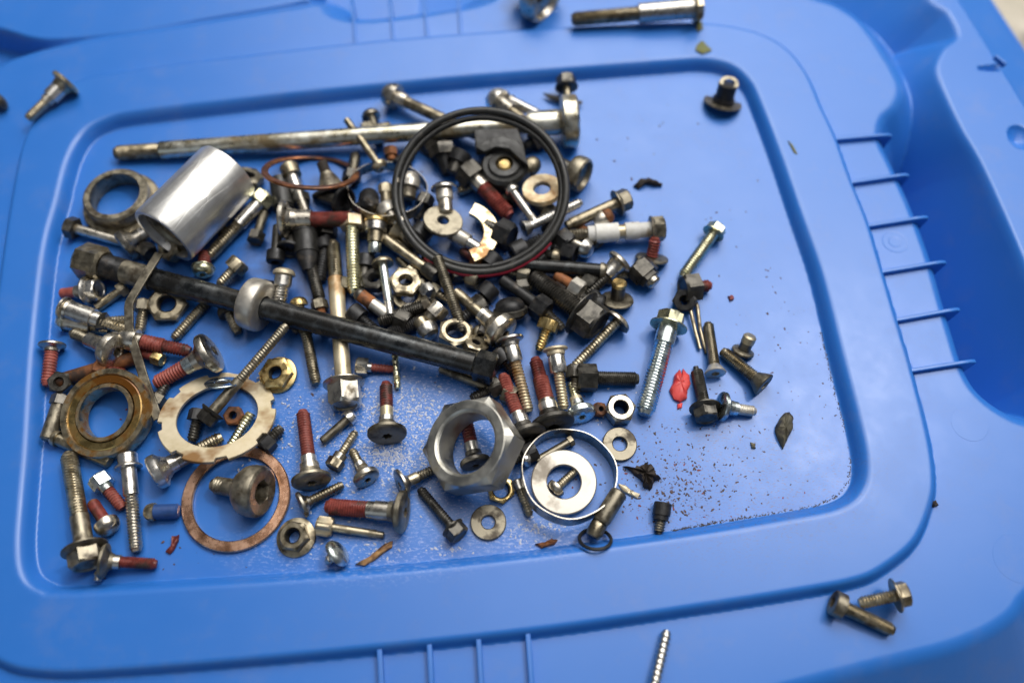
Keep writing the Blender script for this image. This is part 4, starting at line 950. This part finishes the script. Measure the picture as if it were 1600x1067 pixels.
flat('dirt_bead', "brownish red bead in the open panel left of the right wall", 'bead', [(1136,464),(1144,462),(1147,468),(1140,473)], .1, 1.4, 'crumb_red', .5)
flat('dirt_bead', "olive bead in the panel left of the stone chip", 'bead', [(1172,692),(1179,693),(1180,701),(1174,701)], .1, 1.4, 'stone', .5)

def crumbs(name, label, cat, mat, spots, smin, smax, base=0, flatn=.35):
    v, f = [], []
    for (x, y, sx, sy, n) in spots:
        for _ in range(n):
            px, py = random.gauss(x, sx), random.gauss(y, sy)
            inside(px, py)
            if not inside(px, py): continue
            p = at(px, py, base+.15); r = smin+(smax-smin)*random.random()**3.0
            a0 = random.uniform(0, 6.28); el = random.uniform(1, 2.4); ca, sa = math.cos(a0), math.sin(a0)
            k = len(v); m = 5
            for h, q in ((0, 1.0), (1, .6)):
                for i in range(m):
                    a = 2*math.pi*i/m+random.uniform(-.3, .3); u, w = r*q*math.cos(a)*el, r*q*math.sin(a)
                    v.append((p.x+u*ca-w*sa, p.y+u*sa+w*ca, p.z-.1+h*r*flatn*random.uniform(.7, 1.3)))
            f.append(tuple(k+i for i in range(m-1, -1, -1))); f.append(tuple(k+m+i for i in range(m)))
            for i in range(m): j = (i+1) % m; f.append((k+i, k+j, k+m+j, k+m+i))
    o = mesh(name, v, f, mat, flat=True, kind='stuff'); tag(o, label, cat); return o
PP = [(130,215),(1150,120),(1325,715),(1300,785),(880,852),(500,890),(75,910),(62,700),(95,400)]
def inside(x, y):
    c = False; n = len(PP)
    for i in range(n):
        (x1, y1), (x2, y2) = PP[i], PP[(i+1) % n]
        if (y1 > y) != (y2 > y) and x < (x2-x1)*(y-y1)/(y2-y1)+x1: c = not c
    return c
crumbs('white_flakes', "white powdery flakes spread over the lower middle of the panel", 'flakes', 'flake',
       [(625,655,35,28,620),(610,712,22,10,620),(660,690,30,30,330),(640,735,40,18,330),(560,650,40,25,200),(450,660,30,40,110),(820,830,25,16,110),(700,860,18,5,50),(580,600,40,20,120),(850,820,20,9,60),
        (520,690,40,40,180),(600,780,60,30,90),(560,860,40,12,70),(470,720,40,20,60),(640,620,30,14,110),(930,560,50,40,60),(700,470,60,40,70),(920,650,30,20,40)], .12, .62)
crumbs('dark_crumbs', "dark grit crumbs scattered over the right part of the panel", 'grit', 'crumb_dark',
       [(1090,740,60,45,620),(1060,770,50,30,300),(1180,690,80,60,420),(1150,620,120,90,260),(1200,560,60,80,110),(1100,420,70,70,90),(1205,430,8,16,30),(1010,200,60,40,30),(1000,650,40,60,90),(960,600,60,60,60),(200,880,60,20,24),(1090,560,60,60,90),
        (640,330,80,60,60),(700,470,150,60,120),(330,860,60,20,8)], .11, .62)
crumbs('red_crumbs', "small red and pink crumbs among the dark grit at lower right", 'crumbs', 'crumb_red',
       [(1070,745,55,40,70),(1040,790,30,20,20),(1200,640,70,60,26),(1000,620,60,40,18),(1250,770,30,12,18),(200,660,30,20,6),(1140,570,60,60,16)], .14, .6)
# dirt caught along the foot of the panel wall
def foot_dirt():
    v, f = [], []
    path = [(1283,520),(1300,600),(1318,665),(1329,712),(1325,752),(1306,776),(1270,792),(1200,803),(1120,816),(1050,829)]
    for i in range(len(path)-1):
        for _ in range(300):
            u = random.random(); x = path[i][0]+(path[i+1][0]-path[i][0])*u+2.2-abs(random.gauss(0,2.2)); y = path[i][1]+(path[i+1][1]-path[i][1])*u+1.5-abs(random.gauss(0,2.0))
            p = at(x, y, .1); r = .10+.42*random.random()**2.5; k = len(v)
            for h, q in ((0,1),(1,.6)):
                for j in range(5):
                    a = j*1.2566+random.uniform(-.3,.3); v.append((p.x+r*q*math.cos(a), p.y+r*q*math.sin(a), h*r*.5))
            f.append((k+5,k+6,k+7,k+8,k+9))
            for j in range(5): l = (j+1) % 5; f.append((k+j,k+l,k+5+l,k+5+j))
    o = mesh('edge_dirt', v, f, 'grime', flat=True, kind='stuff'); tag(o, "line of dark dirt caught along the lower right edge of the panel", 'dirt')
foot_dirt()
